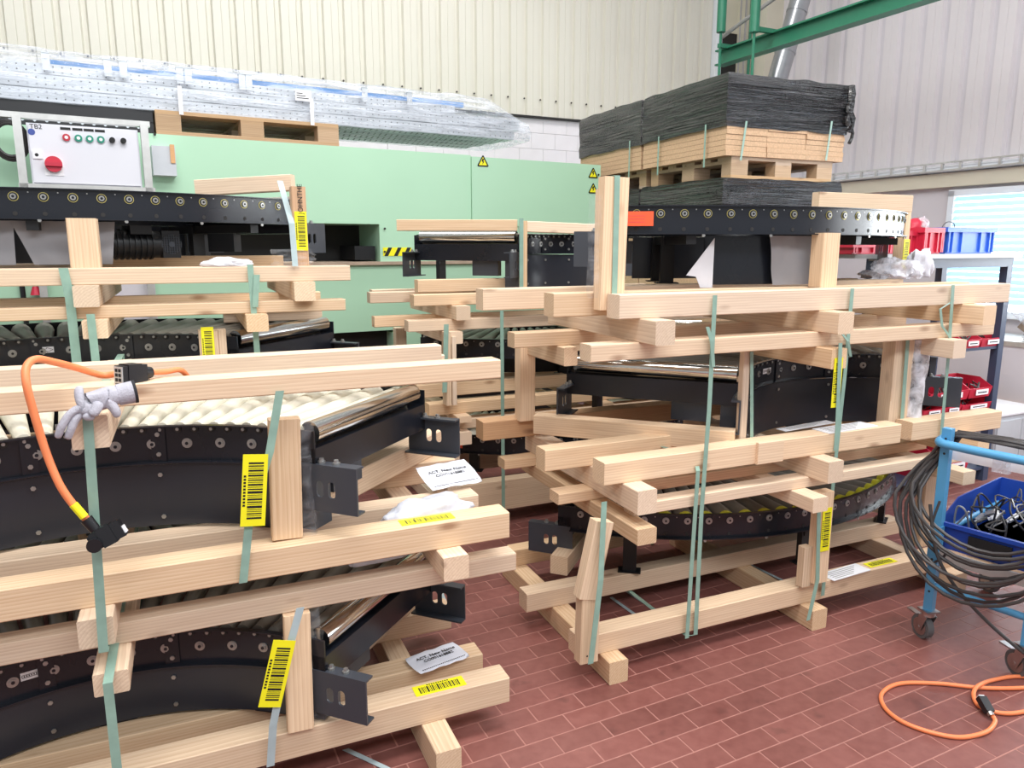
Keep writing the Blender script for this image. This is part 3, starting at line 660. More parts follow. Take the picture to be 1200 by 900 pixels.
# ---------------------------------------------------------------- straps round the crates
def S(px,py,Y): return aty(px,py,Y)
G='green packing straps round the crates'
def loop(label,x,yf,yb,z0,z1,w=.022,mat='strap_green',dx=0,g=None):
    strap(label,[(x,yf,z1),(x+dx,yf,z0),(x+dx,yb,z0),(x,yb,z1),(x,yf,z1)],w,mat=mat,group=g)
loop('wide green strap down the middle of the upper left crate, past the cable connector',-.235,1.965,3.02,.605,1.215,dx=-.02)
loop('wide green strap down the lowest left crate, over the protruding cross timber',-.245,1.90,3.02,.004,.555)
strap('green strap leaning past the post of the upper left crate, holding a yellow label',[S(328,458,2.045),S(316,530,2.045),S(292,610,2.045),S(285,683,2.045),(.10,2.2,.672)],.022,mat='strap_green')
strap('pale strap leaning past the post of the lowest left crate, holding a yellow label',[S(352,712,2.02),S(336,770,2.02),S(320,850,2.02),S(317,898,2.03)],.022,mat='strap_pale')
strap('green strap at the left over both timbers of the rear stack',[S(74,314,3.035),S(82,350,3.035),S(90,425,3.035)],.03)
strap('dark green strap on the lower rear crate, just right of the leftmost one',[S(106,368,2.965),S(113,430,2.965)],.026)
strap('green strap over the rear stack, left of the pair near the white bag',[S(293,310,3.035),S(302,420,3.035)],.022)
strap('green strap over the rear stack, right of the pair near the white bag',[S(301,322,3.03),S(299,360,3.03)],.022)
strap('strap leaning at the end of the top rear conveyor beside the lettered post',[S(328,212,3.2),S(342,262,3.04),S(346,312,3.03)],.022,mat='strap_pale')
strap('thin green strap round the top crate of the central stack',[S(611,256,3.78),S(611,356,3.78)],.024)
strap('long thin green strap hanging down in front of the central stack',[S(588,360,3.65),S(589,480,3.65),S(590,598,3.65)],.02)
strap('green strap down the post of the middle central crate',[S(523,380,3.69),S(521,460,3.69)],.026)
strap('green strap down the post of the lowest central crate',[S(522,508,3.69),S(522,560,3.69)],.026)
strap('pale green strap over the tall post of the top right crate',[(1.405,2.37,1.843),(1.405,2.305,1.843),(1.405,2.305,1.345)],.022)
strap('long green strap on the right stack, in front of the chrome roller',[S(838,346,2.205),S(831,480,2.205),S(822,600,2.205),S(815,744,2.205),(1.72,2.205,.085),(1.72,3.1,.085)],.019)
strap('loose strap end tucked behind the long strap by the chrome roller',[S(829,383,2.2),S(834,400,2.197),S(836,430,2.2)],.016)
strap('green strap folded over the front timber of the middle right crate',[S(735,510,2.7),S(815,536,2.26),S(818,552,2.2),S(812,640,2.2),S(805,748,2.2)],.018)
strap('long green strap down the right stack, passing the yellow label of the middle crate',[S(999,338,2.205),S(990,440,2.205),S(977,560,2.205),S(964,698,2.2)],.019)
strap('green strap behind the yellow label in the middle right crate',[S(985,402,2.13),S(981,500,2.13),S(979,528,2.13)],.019)
strap('short strap end curling up under the top timber beside the label',[S(983,386,2.2),S(994,400,2.19),S(997,418,2.2)],.014)
strap('rightmost green strap of the right stack, down to the trolley',[S(1117,334,2.205),S(1112,410,2.205),S(1104,500,2.205),S(1097,590,2.205)],.019)
strap('strap end curling in front of the rightmost strap',[S(1118,352,2.21),S(1102,362,2.2),S(1104,382,2.2),S(1114,396,2.2)],.015)
strap('dark green strap on the right hand post of the middle right crate',[S(1064,396,2.295),S(1057,492,2.295)],.022)
strap('strap along the narrow post right of the chrome roller',[S(881,412,2.303),S(881,522,2.303)],.016)
strap('green strap down the leaning post of the lowest right crate, to the floor',[S(708,588,2.145),S(704,680,2.12),S(692,778,2.12)],.022)
strap('green strap down the short post of the lowest right crate, behind its yellow label',[S(960,588,2.163),S(958,680,2.163),S(947,727,2.15)],.02)
strap('left one of two dark straps hanging behind the lowest right crate',[S(742,552,3.2),S(742,660,3.2)],.02); strap('right one of two dark straps hanging behind the lowest right crate',[S(766,556,3.2),S(764,650,3.2)],.02)
strap('left one of two straps lying on the floor under the lowest right crate',[tuple(atz(716,700,.003)),tuple(atz(758,730,.003))],.016,wdir=(1,0,0),mat='strap_pale')
strap('right one of two straps lying on the floor under the lowest right crate',[tuple(atz(733,692,.003)),tuple(atz(782,724,.003))],.016,wdir=(1,0,0),mat='strap_pale')
strap('strap lying on the floor behind the middle post of the right stack',[tuple(atz(876,660,.003)),tuple(atz(925,684,.003))],.016,mat='strap_pale')
strap('curved strap on the floor behind the lowest left crate',[tuple(atz(504,680,.003)),tuple(atz(516,692,.003)),tuple(atz(521,705,.003))],.02,mat='strap_pale')
strap('strap lying on the floor at the bottom edge, under the lowest left crate',[tuple(atz(405,878,.003)),tuple(atz(450,899,.003)),tuple(atz(480,915,.003))],.02,mat='strap_pale')
# ---------------------------------------------------------------- pallets with boards under black film
def pallet(label,m,name='pallet',L_=1.2,W_=.8,group='wooden pallets'):
    t=thing(name,label,'pallet',(0,0,0),0,group); t.matrix_world=m; t.location=m.translation; t.rotation_euler=m.to_euler()
    def b(nm,a,c):
        mb=MB().box(a,c); mb.build(nm,'pallet_wood',t)
    for y,w_ in ((0,.1),(W_/2-.0725,.145),(W_-.1,.1)):
        b('bottom_board',(0,y,0),(L_,y+w_,.022))
        for x in (0,L_/2-.0725,L_-.145): b('block',(x,y,.022),(x+.145,y+w_,.10))
    for x in (0,L_/2-.0725,L_-.145): b('stringer_board',(x,0,.10),(x+.145,W_,.122))
    n=5
    for k in range(n):
        w_=.145 if k%2==0 else .1; y=(W_-.145)*k/(n-1)+(0 if k%2==0 else .02); b('top_board',(0,y,.122),(L_,y+w_,.144))
    return t
def blackwrap(label,x0,x1,y0,y1,z0,z1,seed,tail=False,slope=0):
    t=thing('wrapped_load',label,'wrapped load',((x0+x1)/2,(y0+y1)/2,z0)); mb=MB(); nx=26; nz=10; cx,cy=(x0+x1)/2,(y0+y1)/2
    ring=[]
    for side in range(4):
        for i in range(nx):
            u=i/nx
            ring.append([(x0+(x1-x0)*u,y0),(x1,y0+(y1-y0)*u),(x1-(x1-x0)*u,y1),(x0,y1-(y1-y0)*u)][side])
    n=len(ring); vs=[]
    for j in range(nz+1):
        for i,(x,y) in enumerate(ring):
            v=j/nz; k=.010*noise.noise(Vector((x*2.2,y*2.2,v*9+seed)))+.006*noise.noise(Vector((x*1.2+seed,y*1.2,v*30)))
            s_=1-.02*(v>.95); dz=.012*noise.noise(Vector((x*6,y*6,seed))) if j in(0,nz) else 0
            dx,dy=x-cx,y-cy; l=math.hypot(dx,dy)
            vs.append((dx*s_+dx/l*k,dy*s_+dy/l*k,v*(z1-z0)+dz))
    fs=[(j*n+i,j*n+(i+1)%n,(j+1)*n+(i+1)%n,(j+1)*n+i) for j in range(nz) for i in range(n)]
    mb.add(vs,fs)
    top=[vs[nz*n+i] for i in range(n)]; c=(0,0,z1-z0-.01)
    mb.add(top+[c],[(i,(i+1)%n,n) for i in range(n)])
    bot=[vs[i] for i in range(n)]; mb.add(bot+[(0,0,0)],[((i+1)%n,i,n) for i in range(n)])
    mb.build('film','black_film',t,smooth=50)
    if tail:
        mb=MB()
        for q in range(5):
            pts=[]
            for j in range(12):
                v=j/11; pts.append((x1-cx-.01-.05*noise.noise(Vector((q,v*3,1)))+.006*q,y0-cy-.02-.02*abs(noise.noise(Vector((q*2,v*4,5)))),(z1-z0)*(.98-v*(.8+.12*q*(q%2)))))
            mb.tube(pts,.022-.003*q,n=7)
        o=mb.build('gathered_film_end','black_film',t,smooth=True)
    return t
PX=3.4; c0=atx(855,82,PX); zt,zb_,zp,zl=[atx(855,p,PX).z for p in (84,143,187,207)]
Y0=c0.y; BW=1.0; zp=zl+.144
def boardload(label,x0,y0,w_,d,z0,z1,cols=3,th=.036,group='stacks of particle boards'):
    t=thing('board_stack',label,'boards',(x0,y0,z0),0,group); n=max(1,int(round((z1-z0)/th))); th=(z1-z0)/n
    for c in range(cols):
        for k in range(n):
            a=w_*c/cols; j=random.uniform(-.006,.006); l=.012*(c==cols-1)*random.random()
            MB().box((a+.002,j,k*th+.001),(a+w_/cols-.002+l,d+j,(k+1)*th-.001)).build('board','chipboard',t)
    return t
for k in range(2):
    yy=Y0+k*(BW+.03); nm='front' if k==0 else 'rear'
    for lev,(za,zc,zd) in enumerate(((zl,zp,zb_),(0,.144,1.55))):
        top=lev==0; w_where='on top' if top else 'on the floor'
        m=Matrix.Translation((PX+.07,yy+.02,za))@Matrix.Rotation(0,4,'Z')
        pallet(f'brown wooden pallet {w_where} of the {nm} board stack behind the right crates' if top else f'brown wooden pallet standing on the floor under the {nm} board stack',m,L_=1.0-.08,W_=.96)
        boardload(f'{nm} stack of light particle boards just below the upper black film' if top else f'{nm} stack of particle boards low behind the right crates',PX,yy,1.06,BW,zc,zd if top else 1.62,th=.036 if top else .12)
        blackwrap(f'{nm} load wrapped in shiny black film, at the very top' if top else f'{nm} low load wrapped in black film, under the pallet',PX-.015,PX+1.075,yy-.01,yy+BW+.0,zd-.02 if top else 1.62,zt if top else zl,3+k*7+lev,tail=(top and k==0))
for q,(a,b) in enumerate(((875,868),(975,968))):
    yf=Y0-.022
    strap(f'{"left" if q==0 else "right"} thin green strap on the front face of the particle boards',[S(a,142,yf),S(b,188,yf)],.016)
for q,(a,y1,y2) in enumerate(((827,146,196),(772,160,205),(738,165,212))):
    p=atx(a,y1,PX-.02); r=atx(a,y2,PX-.02); strap(['thin green strap on the side of the boards nearest the corner','thin green strap on the side of the boards next to the gap','thin green strap on the side of the rear boards'][q],[p,(p.x,p.y,r.z)],.016,wdir=(0,1,0))
# ---------------------------------------------------------------- green machine along the back wall
P0=b2s(3.53,5.5,0); MA=BR+R(4); MX=Vector((math.cos(MA),math.sin(MA),0)); MY=Vector((-math.sin(MA),math.cos(MA),0))
def pl(px,py,off=0):
    r=ray(px,py); n=MY; o=Vector((0,0,H)); t=((P0+MY*off)-o).dot(n)/r.dot(n); p=o+r*t; d=p-P0; return d.dot(MX),p.z
ZT=pl(480,177)[1]; ZT2=pl(640,190)[1]
mach=thing('green_machine','large mint green machine cabinet along the back wall, with a dark slot','machine',P0,MA)
xs=pl(552,182)[0]; xo=pl(445,280)[0]; xp=pl(482,280)[0]; zo1,zo0=pl(400,262)[1],pl(400,305)[1]; zbm=pl(350,393)[1]
MB().box((-5.2,0,zo1),(xs-.003,1.1,ZT)).build('upper_cover','machine_green',mach)
MB().box((xs,-.012,zo1),(0,1.1,ZT-.01)).build('side_cover','machine_green',mach)
MB().box((-5.2,.0,zbm),(0,1.1,zo0-.03)).build('lower_cover','machine_green',mach)
MB().box((xo,-.0,zo0-.03),(0,1.1,zo1)).build('slot_panel','machine_green',mach)
MB().box((-5.2,.45,zo0-.03),(xo,.6,zo1)).build('slot_back','dark_recess',mach)
MB().box((-5.2,-.03,zo0-.035),(pl(560,300)[0],.45,zo0-.012)).build('slot_sill','tan_cloth',mach)
MB().box((pl(418,285)[0],.05,zo0),(xo-.02,.4,zo0+.10)).build('clamp_unit','black_plastic',mach)
MB().box((-5.0,.12,.08),(-.1,1.0,zbm)).build('plinth','dark_recess',mach)
MB().box((-5.1,.1,0),(-4.8,1.0,.08)).box((-.4,.1,0),(-.1,1.0,.08)).build('foot','dark_recess',mach)
a=pl(460,395); b=pl(493,412); MB().box((a[0],-.02,b[1]),(b[0],.12,zbm-.02)).build('floor_bracket','machine_green',mach)
def hazard(x0,x1,z0,z1,par):
    o=MB().box((x0,-.004,z0),(x1,-.001,z1)).build('hazard_strip','barcode_yellow',par,loc=(0,0,0)); mb=MB(); n=3; w_=(x1-x0)/n
    for k in range(n):
        q=x0+k*w_; mb.add([(q+w_*.1,-.0045,z0),(q+w_*.5,-.0045,z0),(q+w_*.95,-.0045,z1),(q+w_*.55,-.0045,z1)],[(0,1,2,3)])
    mb.build('stripes','ink',o)
a=pl(449,300); b=pl(482,290); hazard(a[0],b[0],a[1],b[1],mach)
a=pl(440,408); b=pl(490,402); hazard(a[0],b[0],a[1]-.02,b[1]-.02,mach)
for (px,py) in ((565,189),(694,203),(694,221)):
    x,z=pl(px,py); s_=.045
    o=MB().add([(x-s_,-.014,z-s_*.8),(x+s_,-.014,z-s_*.8),(x,-.014,z+s_*.9)],[(0,1,2)]).build('warning_triangle','barcode_yellow',mach)
    mb=MB(); P=[(x-s_,z-s_*.8),(x+s_,z-s_*.8),(x,z+s_*.9)]
    for i in range(3):
        A,B=Vector(P[i-1]),Vector(P[i]); d=(B-A).normalized(); nn=Vector((-d.y,d.x))*.005
        mb.add([(A.x-nn.x,-.0145,A.y-nn.y),(B.x-nn.x,-.0145,B.y-nn.y),(B.x+nn.x,-.0145,B.y+nn.y),(A.x+nn.x,-.0145,A.y+nn.y)],[(0,1,2,3)])
    mb.add([(x-.004,-.0145,z+.02),(x+.012,-.0145,z+.015),(x+.002,-.0145,z),(x+.01,-.0145,z-.004),(x-.006,-.0145,z-.028),(x-.002,-.0145,z-.006),(x-.012,-.0145,z-.002)],[(0,1,2,3,4,5,6)])
    mb.build('lightning_mark','ink',o)
sm=MB()
for px,py in ((700,205),(700,245),(450,268),(478,268),(450,295),(181,158)):
    x,z=pl(px,py); sm.cyl((x,-.02,z),(x,-.013,z),.008,n=8)
sm.build('screws','dark_recess',mach,kind='stuff')
# grey lower doors seen between the rear crates
a=pl(110,333); b=pl(186,385); MB().box((a[0],-.01,zbm+.02),(b[0],0,a[1])).build('grey_door','wall_paint',mach)
for px in (28,52): x,_=pl(px,350); MB().cyl((x,-.03,zbm+.02),(x,-.03,zo0-.05),.014,n=10).build('hose','black_plastic',mach)
x,z=pl(43,345); MB().cyl((x,-.06,z),(x,-.06,z+.05),.03,.015,n=14).build('red_cap','bin_red',mach)
# control box with its frame
CO=-.30
def cbx(name,label,cat): return thing(name,label,cat,P0+MY*CO,MA)
cb=cbx('control_box','white electrical control box with coloured buttons and a red switch','control box')
x0,z1=pl(30,143,CO); x1,z0=pl(167,220,CO); z1=pl(95,148,CO)[1]
MB().box((x0,0,z0),(x1,.22,z1)).build('housing','control_white',cb)
dr=MB().box((x0+.008,-.018,z0+.008),(x1-.008,0,z1-.008)).build('door','control_white',cb)
for px,m_ in ((78,'button_red'),(92,'button_green'),(105,'button_green'),(118,'button_green')):
    x,z=pl(px,164,CO); z=pl(98,163,CO)[1]
    o=MB().cyl((x,-.018,z),(x,-.03,z),.019,n=18).build('push_button',m_,dr,smooth=30); MB().cyl((x,-.03,z),(x,-.032,z),.009,n=12).build('button_mark','white_paper',cb)
    MB().box((x-.025,-.0195,z+.04),(x+.024,-.018,z+.054)).build('name_plate','ink',dr)
for px in (131,144):
    x,z=pl(px,164,CO); z=pl(98,163,CO)[1]; MB().cyl((x,-.018,z),(x,-.045,z),.015,n=14).box((x-.004,-.052,z-.014),(x+.004,-.045,z+.014)).build('selector_knob','ink',dr)
x,z=pl(63,193,CO); MB().box((x-.045,-.022,z-.06),(x+.045,-.018,z+.03)).build('switch_plate','barcode_yellow' if False else 'white_paper',dr)
sw=MB().cyl((x,-.022,z),(x,-.045,z),.042,n=24).box((x-.04,-.062,z-.012),(x+.04,-.045,z+.012)).build('main_switch','bin_red',dr,smooth=30)
x,z=pl(44,182,CO); lk=MB().box((x-.022,-.026,z-.02),(x+.022,-.018,z+.02)).build('door_lock','white_paper',dr); MB().cyl((x-.003,-.027,z),(x-.003,-.026,z),.009,n=12).build('keyhole','ink',lk)
x,z=pl(37,155,CO); MB().cyl((x,-.018,z),(x,-.0195,z),.017,n=18).build('round_sticker','blue_disc',dr)
x,z=pl(42,149,CO); o=put('lettering',textmesh('TB2',.035,'ink'),dr,(x,-.019,z),(PI/2,0,0))
fr=cbx('support_rack','silver aluminium frame holding the white control box','frame')
for px in (24,171):
    xx,_=pl(px,180,CO); MB().box((xx-.02,-.03,z0-.03),(xx+.02,.02,z1+.03)).build('upright','frame_silver',fr)
xa,_=pl(18,180,CO); xb,_=pl(178,180,CO)
MB().box((xa-.3,-.02,z1+.02),(xb,.03,z1+.05)).build('crossbar','frame_silver',fr); MB().box((xa,-.03,z0-.055),(xb,.25,z0-.0)).build('crossbar','frame_silver',fr)
for xx in (xa+.05,xb-.05): MB().box((xx-.02,.2,.0),(xx+.02,.24,z0-.05)).build('upright','frame_silver',fr)
jb=cbx('junction_box','grey junction box mounted right of the control box frame','box')
x0,_=pl(176,175,-.01); x1,_=pl(199,175,-.01); zz=pl(188,173)[1]; zy=pl(188,207)[1]; o=MB().box((x0,.2,zy),(x1+.02,.3,zz)).build('housing','steel_cabinet',jb)
MB().box((x1-.01,.19,zz-.10),(x1+.015,.2,zz+.01)).build('orange_tag','orange_wood',jb)
cc=cbx('cable_coil','black cable coiled on the left post of the control box frame','cable')
for k,r_ in enumerate((.085,.095,.105)):
    x,z=pl(12,164,CO+.05); MB().tube([(x+r_*.8*math.cos(q*PI/12),+.05+.012*k,z+r_*math.sin(q*PI/12)) for q in range(24)],.008,closed=True).build('cable_loop','cable_black',cc,smooth=True)
# pallet and metal profiles on top of the machine
x0,_=pl(183,150); x1,_=pl(397,160)
pm=Matrix.Translation(P0+MX*x0+MY*.0+Vector((0,0,ZT)))@Matrix.Rotation(MA,4,'Z')
pallet('wooden pallet lying on top of the green machine under the metal profiles',pm,L_=x1-x0)
zq=ZT+.144
pr=thing('profile_bundle','long bundle of galvanised slotted metal profiles wrapped in clear film','metal profiles',P0+MY*.02+Vector((0,0,zq)),MA)
xe=pl(618,160)[0]; xl=-5.2
def slotted(y0,w_,h,z,x0,x1,mat,slot=True,face='b'):
    o=MB().box((x0,y0,z),(x1,y0+w_,z+.003)).box((x0,y0,z),(x1,y0+.003,z+h)).box((x0,y0+w_-.003,z),(x1,y0+w_,z+h)).build('slotted_profile',mat,pr)
    mb=MB(); n=int((x1-x0)/.045)
    for k in range(n):
        x=x0+.02+k*.045
        if slot: mb.add([(x,y0+w_*.2,z-.0006),(x+.012,y0+w_*.2,z-.0006),(x+.03,y0+w_*.8,z-.0006),(x+.018,y0+w_*.8,z-.0006)],[(3,2,1,0)])
        mb.cyl((x+.01,y0-.0005,z+h*.28),(x+.01,y0,z+h*.28),.0045,n=6); mb.cyl((x+.01,y0-.0005,z+h*.75),(x+.01,y0,z+h*.75),.0045,n=6)
    mb.build('slots','dark_recess',o,kind='stuff')
for k in range(4): slotted(.02+k*.17,.16,.07,0,xl,xe-.1-k*.03,'galvanised')
slotted(.03,.14,.075,.075,xl,xe-.05,'galvanised',False); slotted(.19,.14,.075,.075,xl,xe-.2,'galvanised',False)
slotted(.05,.12,.06,.155,xl,xe-.6,'galvanised',False)
for (a,b,z,y,m_) in ((190,600,.22,.10,'blue_profile'),(60,400,.235,.20,'blue_profile'),(330,500,.16,.20,'blue_profile')):
    xa=pl(a,100)[0]; xb=min(xe-.5,pl(b,130)[0]); MB().box((xa,y,z-.0),(xb,y+.05,z+.035)).build('blue_profile',m_,pr)
for px in (52,124,142,208,218,281,289,425,478):
    xx=pl(px,100)[0]; MB().box((xx,.0,.17),(xx+.04,.006,.27)).box((xx,.0,.26),(xx+.04,.05,.266)).cyl((xx+.02,-.002,.24),(xx+.02,.0,.24),.008,n=8).build('bracket','galvanised',pr)
dp=thing('dark_profiles','dark perforated profiles lying left of the pallet under the galvanised bundle','metal profiles',P0+MY*.03+Vector((0,0,ZT)),MA)
xd=pl(180,140)[0]
for k in range(4):
    o=MB().box((xl,k*.15,0),(xd,k*.15+.13,.066)).build('dark_profile','black_plastic',dp); o=MB().box((xl,k*.15,.069),(xd,k*.15+.13,.140)).build('dark_profile','black_plastic',dp)
mb=MB()
for k in range(int((xd-xl)/.06)):
    x=xl+.03+k*.06; mb.cyl((x,-.0015,.035),(x,-.0002,.035),.009,n=8)
mb.build('profile_holes','galvanised',dp,kind='stuff')
# shrink film over the bundle
mb=MB(); vs=[]; nx=70; prof=[(.74,-.004),(.3,-.012),(-.01,-.008),(-.022,.06),(-.018,.14),(0,.24),(.05,.30),(.2,.31),(.45,.26),(.72,.12),(.74,-.004)]
for i in range(nx+1):
    u=i/nx; x=xl+(xe+.03-xl)*u; tp=min(1,(1-u)*7+.45)
    for j,(y,z) in enumerate(prof):
        k=.016*noise.noise(Vector((x*5,j*1.3,0)))+.01*noise.noise(Vector((x*17,j*2.3,4)))
        vs.append((x,(y+k) if y<.5 else y,(z*tp if z>0 else z)+k*(.3 if z<.05 else 1)))
n=len(prof); mb.add(vs,[(i*n+j,(i+1)*n+j,(i+1)*n+j+1,i*n+j+1) for i in range(nx) for j in range(n-1)]+[tuple(nx*n+j for j in range(n))])
mb.build('shrink_film','shrink_film',pr,smooth=True)
for px in (208,362,): xx=pl(px,110)[0]; MB().box((xx,-.03,-.02),(xx+.025,-.027,.15)).build('white_tie','white_paper',pr)
xx,_=pl(345,108); o=MB().box((xx,-.034,.13),(xx+.11,-.032,.2)).build('paper_label','white_paper',pr); mb=MB()
for k in range(3): mb.box((xx+.01,-.0345,.145+k*.015),(xx+.09-.02*k,-.034,.15+k*.015))
mb.build('label_lines','ink',o)
# ---------------------------------------------------------------- crane rail, duct, pipes in the corner
def bt(name,label,cat): return thing(name,label,cat,(0,0,0),BR)
cr=bt('crane_rail','green steel crane rail running along the right wall up high','crane rail')
xg,z=5.5,3.50; MB().box((xg-.06,2.6,z-.075),(xg+.06,6.35,z-.06)).box((xg-.01,2.6,z-.06),(xg+.01,6.35,z+.06)).box((xg-.06,2.6,z+.06),(xg+.06,6.35,z+.075)).build('rail_beam','beam_green',cr)
for px,py0,y in ((845,0,6.2),(884,0,5.6)):
    r=ray(px,35,BAZ); t=y/r.y; xx=(Vector((0,0,H))+r*t).x; zz=aty(px,38,y,BAZ).z
    MB().cyl((xx,y,zz),(xx,y,zz+.38),.045,n=16).build('spring_housing','beam_green',cr,smooth=30); MB().cyl((xx,y,zz-.5),(xx,y,zz+1.9),.014,n=8).build('hanger_rod','beam_green',cr)
    MB().box((min(xx,xg)-.02,y-.02,z+.06),(max(xx,xg)+.02,y+.02,z+.10)).build('hanger_arm','beam_green',cr)
MB().tube([(5.55,6.4,3.72),(5.6,5.5,3.98),(5.7,4.5,4.3)],.02,n=8).build('feed_cable','cable_grey',cr,smooth=True)
dc=bt('air_duct','round galvanised air duct rising in the corner','duct')
a=aty(912,90,6.0,BAZ); b=aty(945,-25,6.0,BAZ); d=(b-a).normalized(); MB().cyl(a-d*1.0,b+d*.8,.10,n=24).build('duct_pipe','duct',dc,smooth=30)
for k in range(6): p=a-d*.6+d*(k*.42); MB().cyl(p,p+d*.02,.105,n=24).build('duct_seam','duct',dc)
pp=bt('pipe_group','dark green and grey pipes standing in the corner of the hall','pipes')
for px,r_,m_ in ((872,.012,'cable_grey'),(878,.018,'beam_green'),(884,.02,'frame_silver'),(866,.01,'cable_grey')):
    a=aty(px,60,7.2,BAZ); MB().cyl((a.x,7.2,2.2),(a.x,7.2,6.0),r_,n=10).build('pipe',m_,pp,smooth=30)
# ---------------------------------------------------------------- rack with bins behind the right stack
rk=thing('shelf_rack','dark grey steel shelf rack holding red bins, behind the right stack','shelf rack',b2s(3.82,3.0,0),BR)
XW=aty(1189,297,3.0,BAZ).x-3.82; D_=.5
ZS=[.10,aty(1165,476,3.0,BAZ).z-.01,aty(1165,404,3.0,BAZ).z-.01,1.53]
for x in (0,XW-.055):
    for y in (0,D_-.05): MB().box((x,y,0),(x+.055,y+.05,1.53)).build('upright','rack_grey',rk)
for k,z in enumerate(ZS):
    if k<3:
        MB().box((.0,.01,z-.02),(XW,D_-.01,z)).build('shelf','rack_grey',rk)
    else:
        MB().box((-.02,-.04,z),(XW+.02,D_+.02,z+.025)).build('table_top','steel_cabinet',rk); MB().box((.05,.0,z-.06),(XW-.05,.04,z)).build('rail','rack_grey',rk)
def bin_(label,x,y,z,w_,d,h,mat='bin_red',group=None,tag_=True,fill=True,cat='storage bin'):
    p=b2s(3.82+x,3.0+y,0); t=thing('storage_bin',label,cat,(p.x,p.y,z),BR,group); e=.012; f=h*.55
    mb=MB(); mb.box((e,e,0),(w_-e,d-e,.004))
    mb.add([(e,e,0),(w_-e,e,0),(w_,0,f),(0,0,f)],[(0,1,2,3)])                                            # low front
    mb.add([(e,d-e,0),(w_-e,d-e,0),(w_,d,h),(0,d,h)],[(3,2,1,0)])
    for sx in (0,1):
        X0=w_-e if sx else e; X1=w_ if sx else 0; mb.add([(X0,e,0),(X0,d-e,0),(X1,d,h),(X1,d*.35,h),(X1,0,f)],[(0,1,2,3,4)])
    o=mb.build('shell',mat,t); md=o.modifiers.new('wall','SOLIDIFY'); md.thickness=.004
    if tag_:
        l=MB().box((w_*.25,-.004,f*.3),(w_*.8,-.0015,f*.85)).build('bin_label','white_paper',t); MB().box((w_*.32,-.0048,f*.5),(w_*.72,-.004,f*.62)).build('label_print','ink',l)
    if fill:
        mb=MB()
        for k in range(7): 
            q=Vector((w_*random.uniform(.2,.8),d*random.uniform(.2,.8),h*.4)); mb.tube([q,q+Vector((random.uniform(-.03,.03),random.uniform(-.03,.03),h*.35)),q+Vector((random.uniform(-.05,.05),random.uniform(-.05,.05),h*.1))],.006,n=6)
        mb.build('contents','cable_black',t,kind='stuff')
    return t
GB='red storage bins on the rack'
def xr(px,py,y=0): return aty(px,py,3.0+y,BAZ).x-3.82
x_=[xr(p,395) for p in (1083,1109,1130,1152,1176)]
lb=['leftmost','second','third','rightmost']
for i in range(4): bin_(f'{lb[i]} red bin in the row on the middle shelf of the rack',x_[i]+.002,.0,ZS[2],x_[i+1]-x_[i]-.005,.24,.10,group=GB)
x_=[xr(p,460) for p in (1085,1109,1130,1165)]
for i in range(3): bin_(f'{["left","middle","right"][i]} red bin of the lower layer on the second shelf',x_[i]+.002,.0,ZS[1],x_[i+1]-x_[i]-.005,.24,.085,group=GB)
x_=[xr(p,435) for p in (1092,1138,1164)]
for i in range(2): bin_(f'{["wide left","right"][i]} red bin full of black parts, stacked on the lower bins',x_[i]+.002,-.01+.0,ZS[1]+.088,x_[i+1]-x_[i]-.005,.26,.12,group=GB)
t=thing('metal_tray','grey metal tray with fittings above the stacked red bins','tray',b2s(3.82+xr(1085,425),3.16,ZS[1]+.21),BR); MB().box((0,0,0),(.25,.2,.035)).box((.02,.02,.035),(.1,.15,.06)).box((.12,.05,.035),(.2,.12,.07)).build('tray_body','galvanised',t)
for i in range(2): bin_(f'{["left","right"][i]} long red bin on the lowest shelf, seen under the trolley tube',xr(1075,560)+.02+i*.26,.0,ZS[0],.25,.4,.15,group=GB)
xa=xr(1000,395); 
for i in range(4): bin_(f'{["far left","second left","third","fourth"][i]} red bin on the middle shelf, seen between the crate timbers',xa-.0+i*.155,.0,ZS[2]+.0,.15,.3,.15,group=GB,fill=False)
for i in range(3): bin_(f'{["left","middle","right"][i]} red bin on the second shelf, hidden behind the crate post',.1+i*.16,.0,ZS[1],.15,.3,.12,group=GB,fill=False)
# crates on the table top
def tote(label,x0,x1,y0,d,z,h,mat,ribs=True):
    p=b2s(3.82+x0,3.0+y0,0); t=thing('plastic_crate',label,'crate',(p.x,p.y,z),BR); w_=x1-x0; e=.015; mb=MB()
    mb.box((e,e,0),(w_-e,d-e,.005)); th=.006
    for a,b in (((e,e,0),(w_-e,e+th,h)),((e,d-e-th,0),(w_-e,d-e,h)),((e,e,0),(e+th,d-e,h)),((w_-e-th,e,0),(w_-e,d-e,h))): mb.box(a,b)
    mb.build('tub',mat,t); r_=MB()
    r_.box((0,0,h-.03),(w_,e,h)).box((0,d-e,h-.03),(w_,d,h)).box((0,e,h-.03),(e,d-e,h)).box((w_-e,e,h-.03),(w_,d-e,h)); r_.build('rim',mat,t)
    for q in (.04,.12,.3,.68,.86,.94): MB().box((w_*q,.002,.01),(w_*q+.012,e,h-.03)).build('rib',mat,t)
    return t
zt_=ZS[3]+.025
tote('blue plastic crate on the rack, in front of the window blinds',xr(1110,280,.05),xr(1168,280,.05),.05,.3,zt_,.165,'crate_blue')
cd_=thing('loose_cable','thin dark cable sticking out of the blue crate','cable',b2s(3.82+xr(1138,270,.05),3.2,zt_+.14),BR); MB().tube(spline([(-.09,0,0),(-.05,0,.05),(0,0,.065),(.05,0,.05),(.07,0,0)],6),.003,n=6).build('cable','cable_black',cd_,smooth=True)
tote('red plastic crate on the rack, left of the blue one',xr(1083,280,.05),xr(1107,280,.05),.05,.3,zt_,.16,'bin_red')
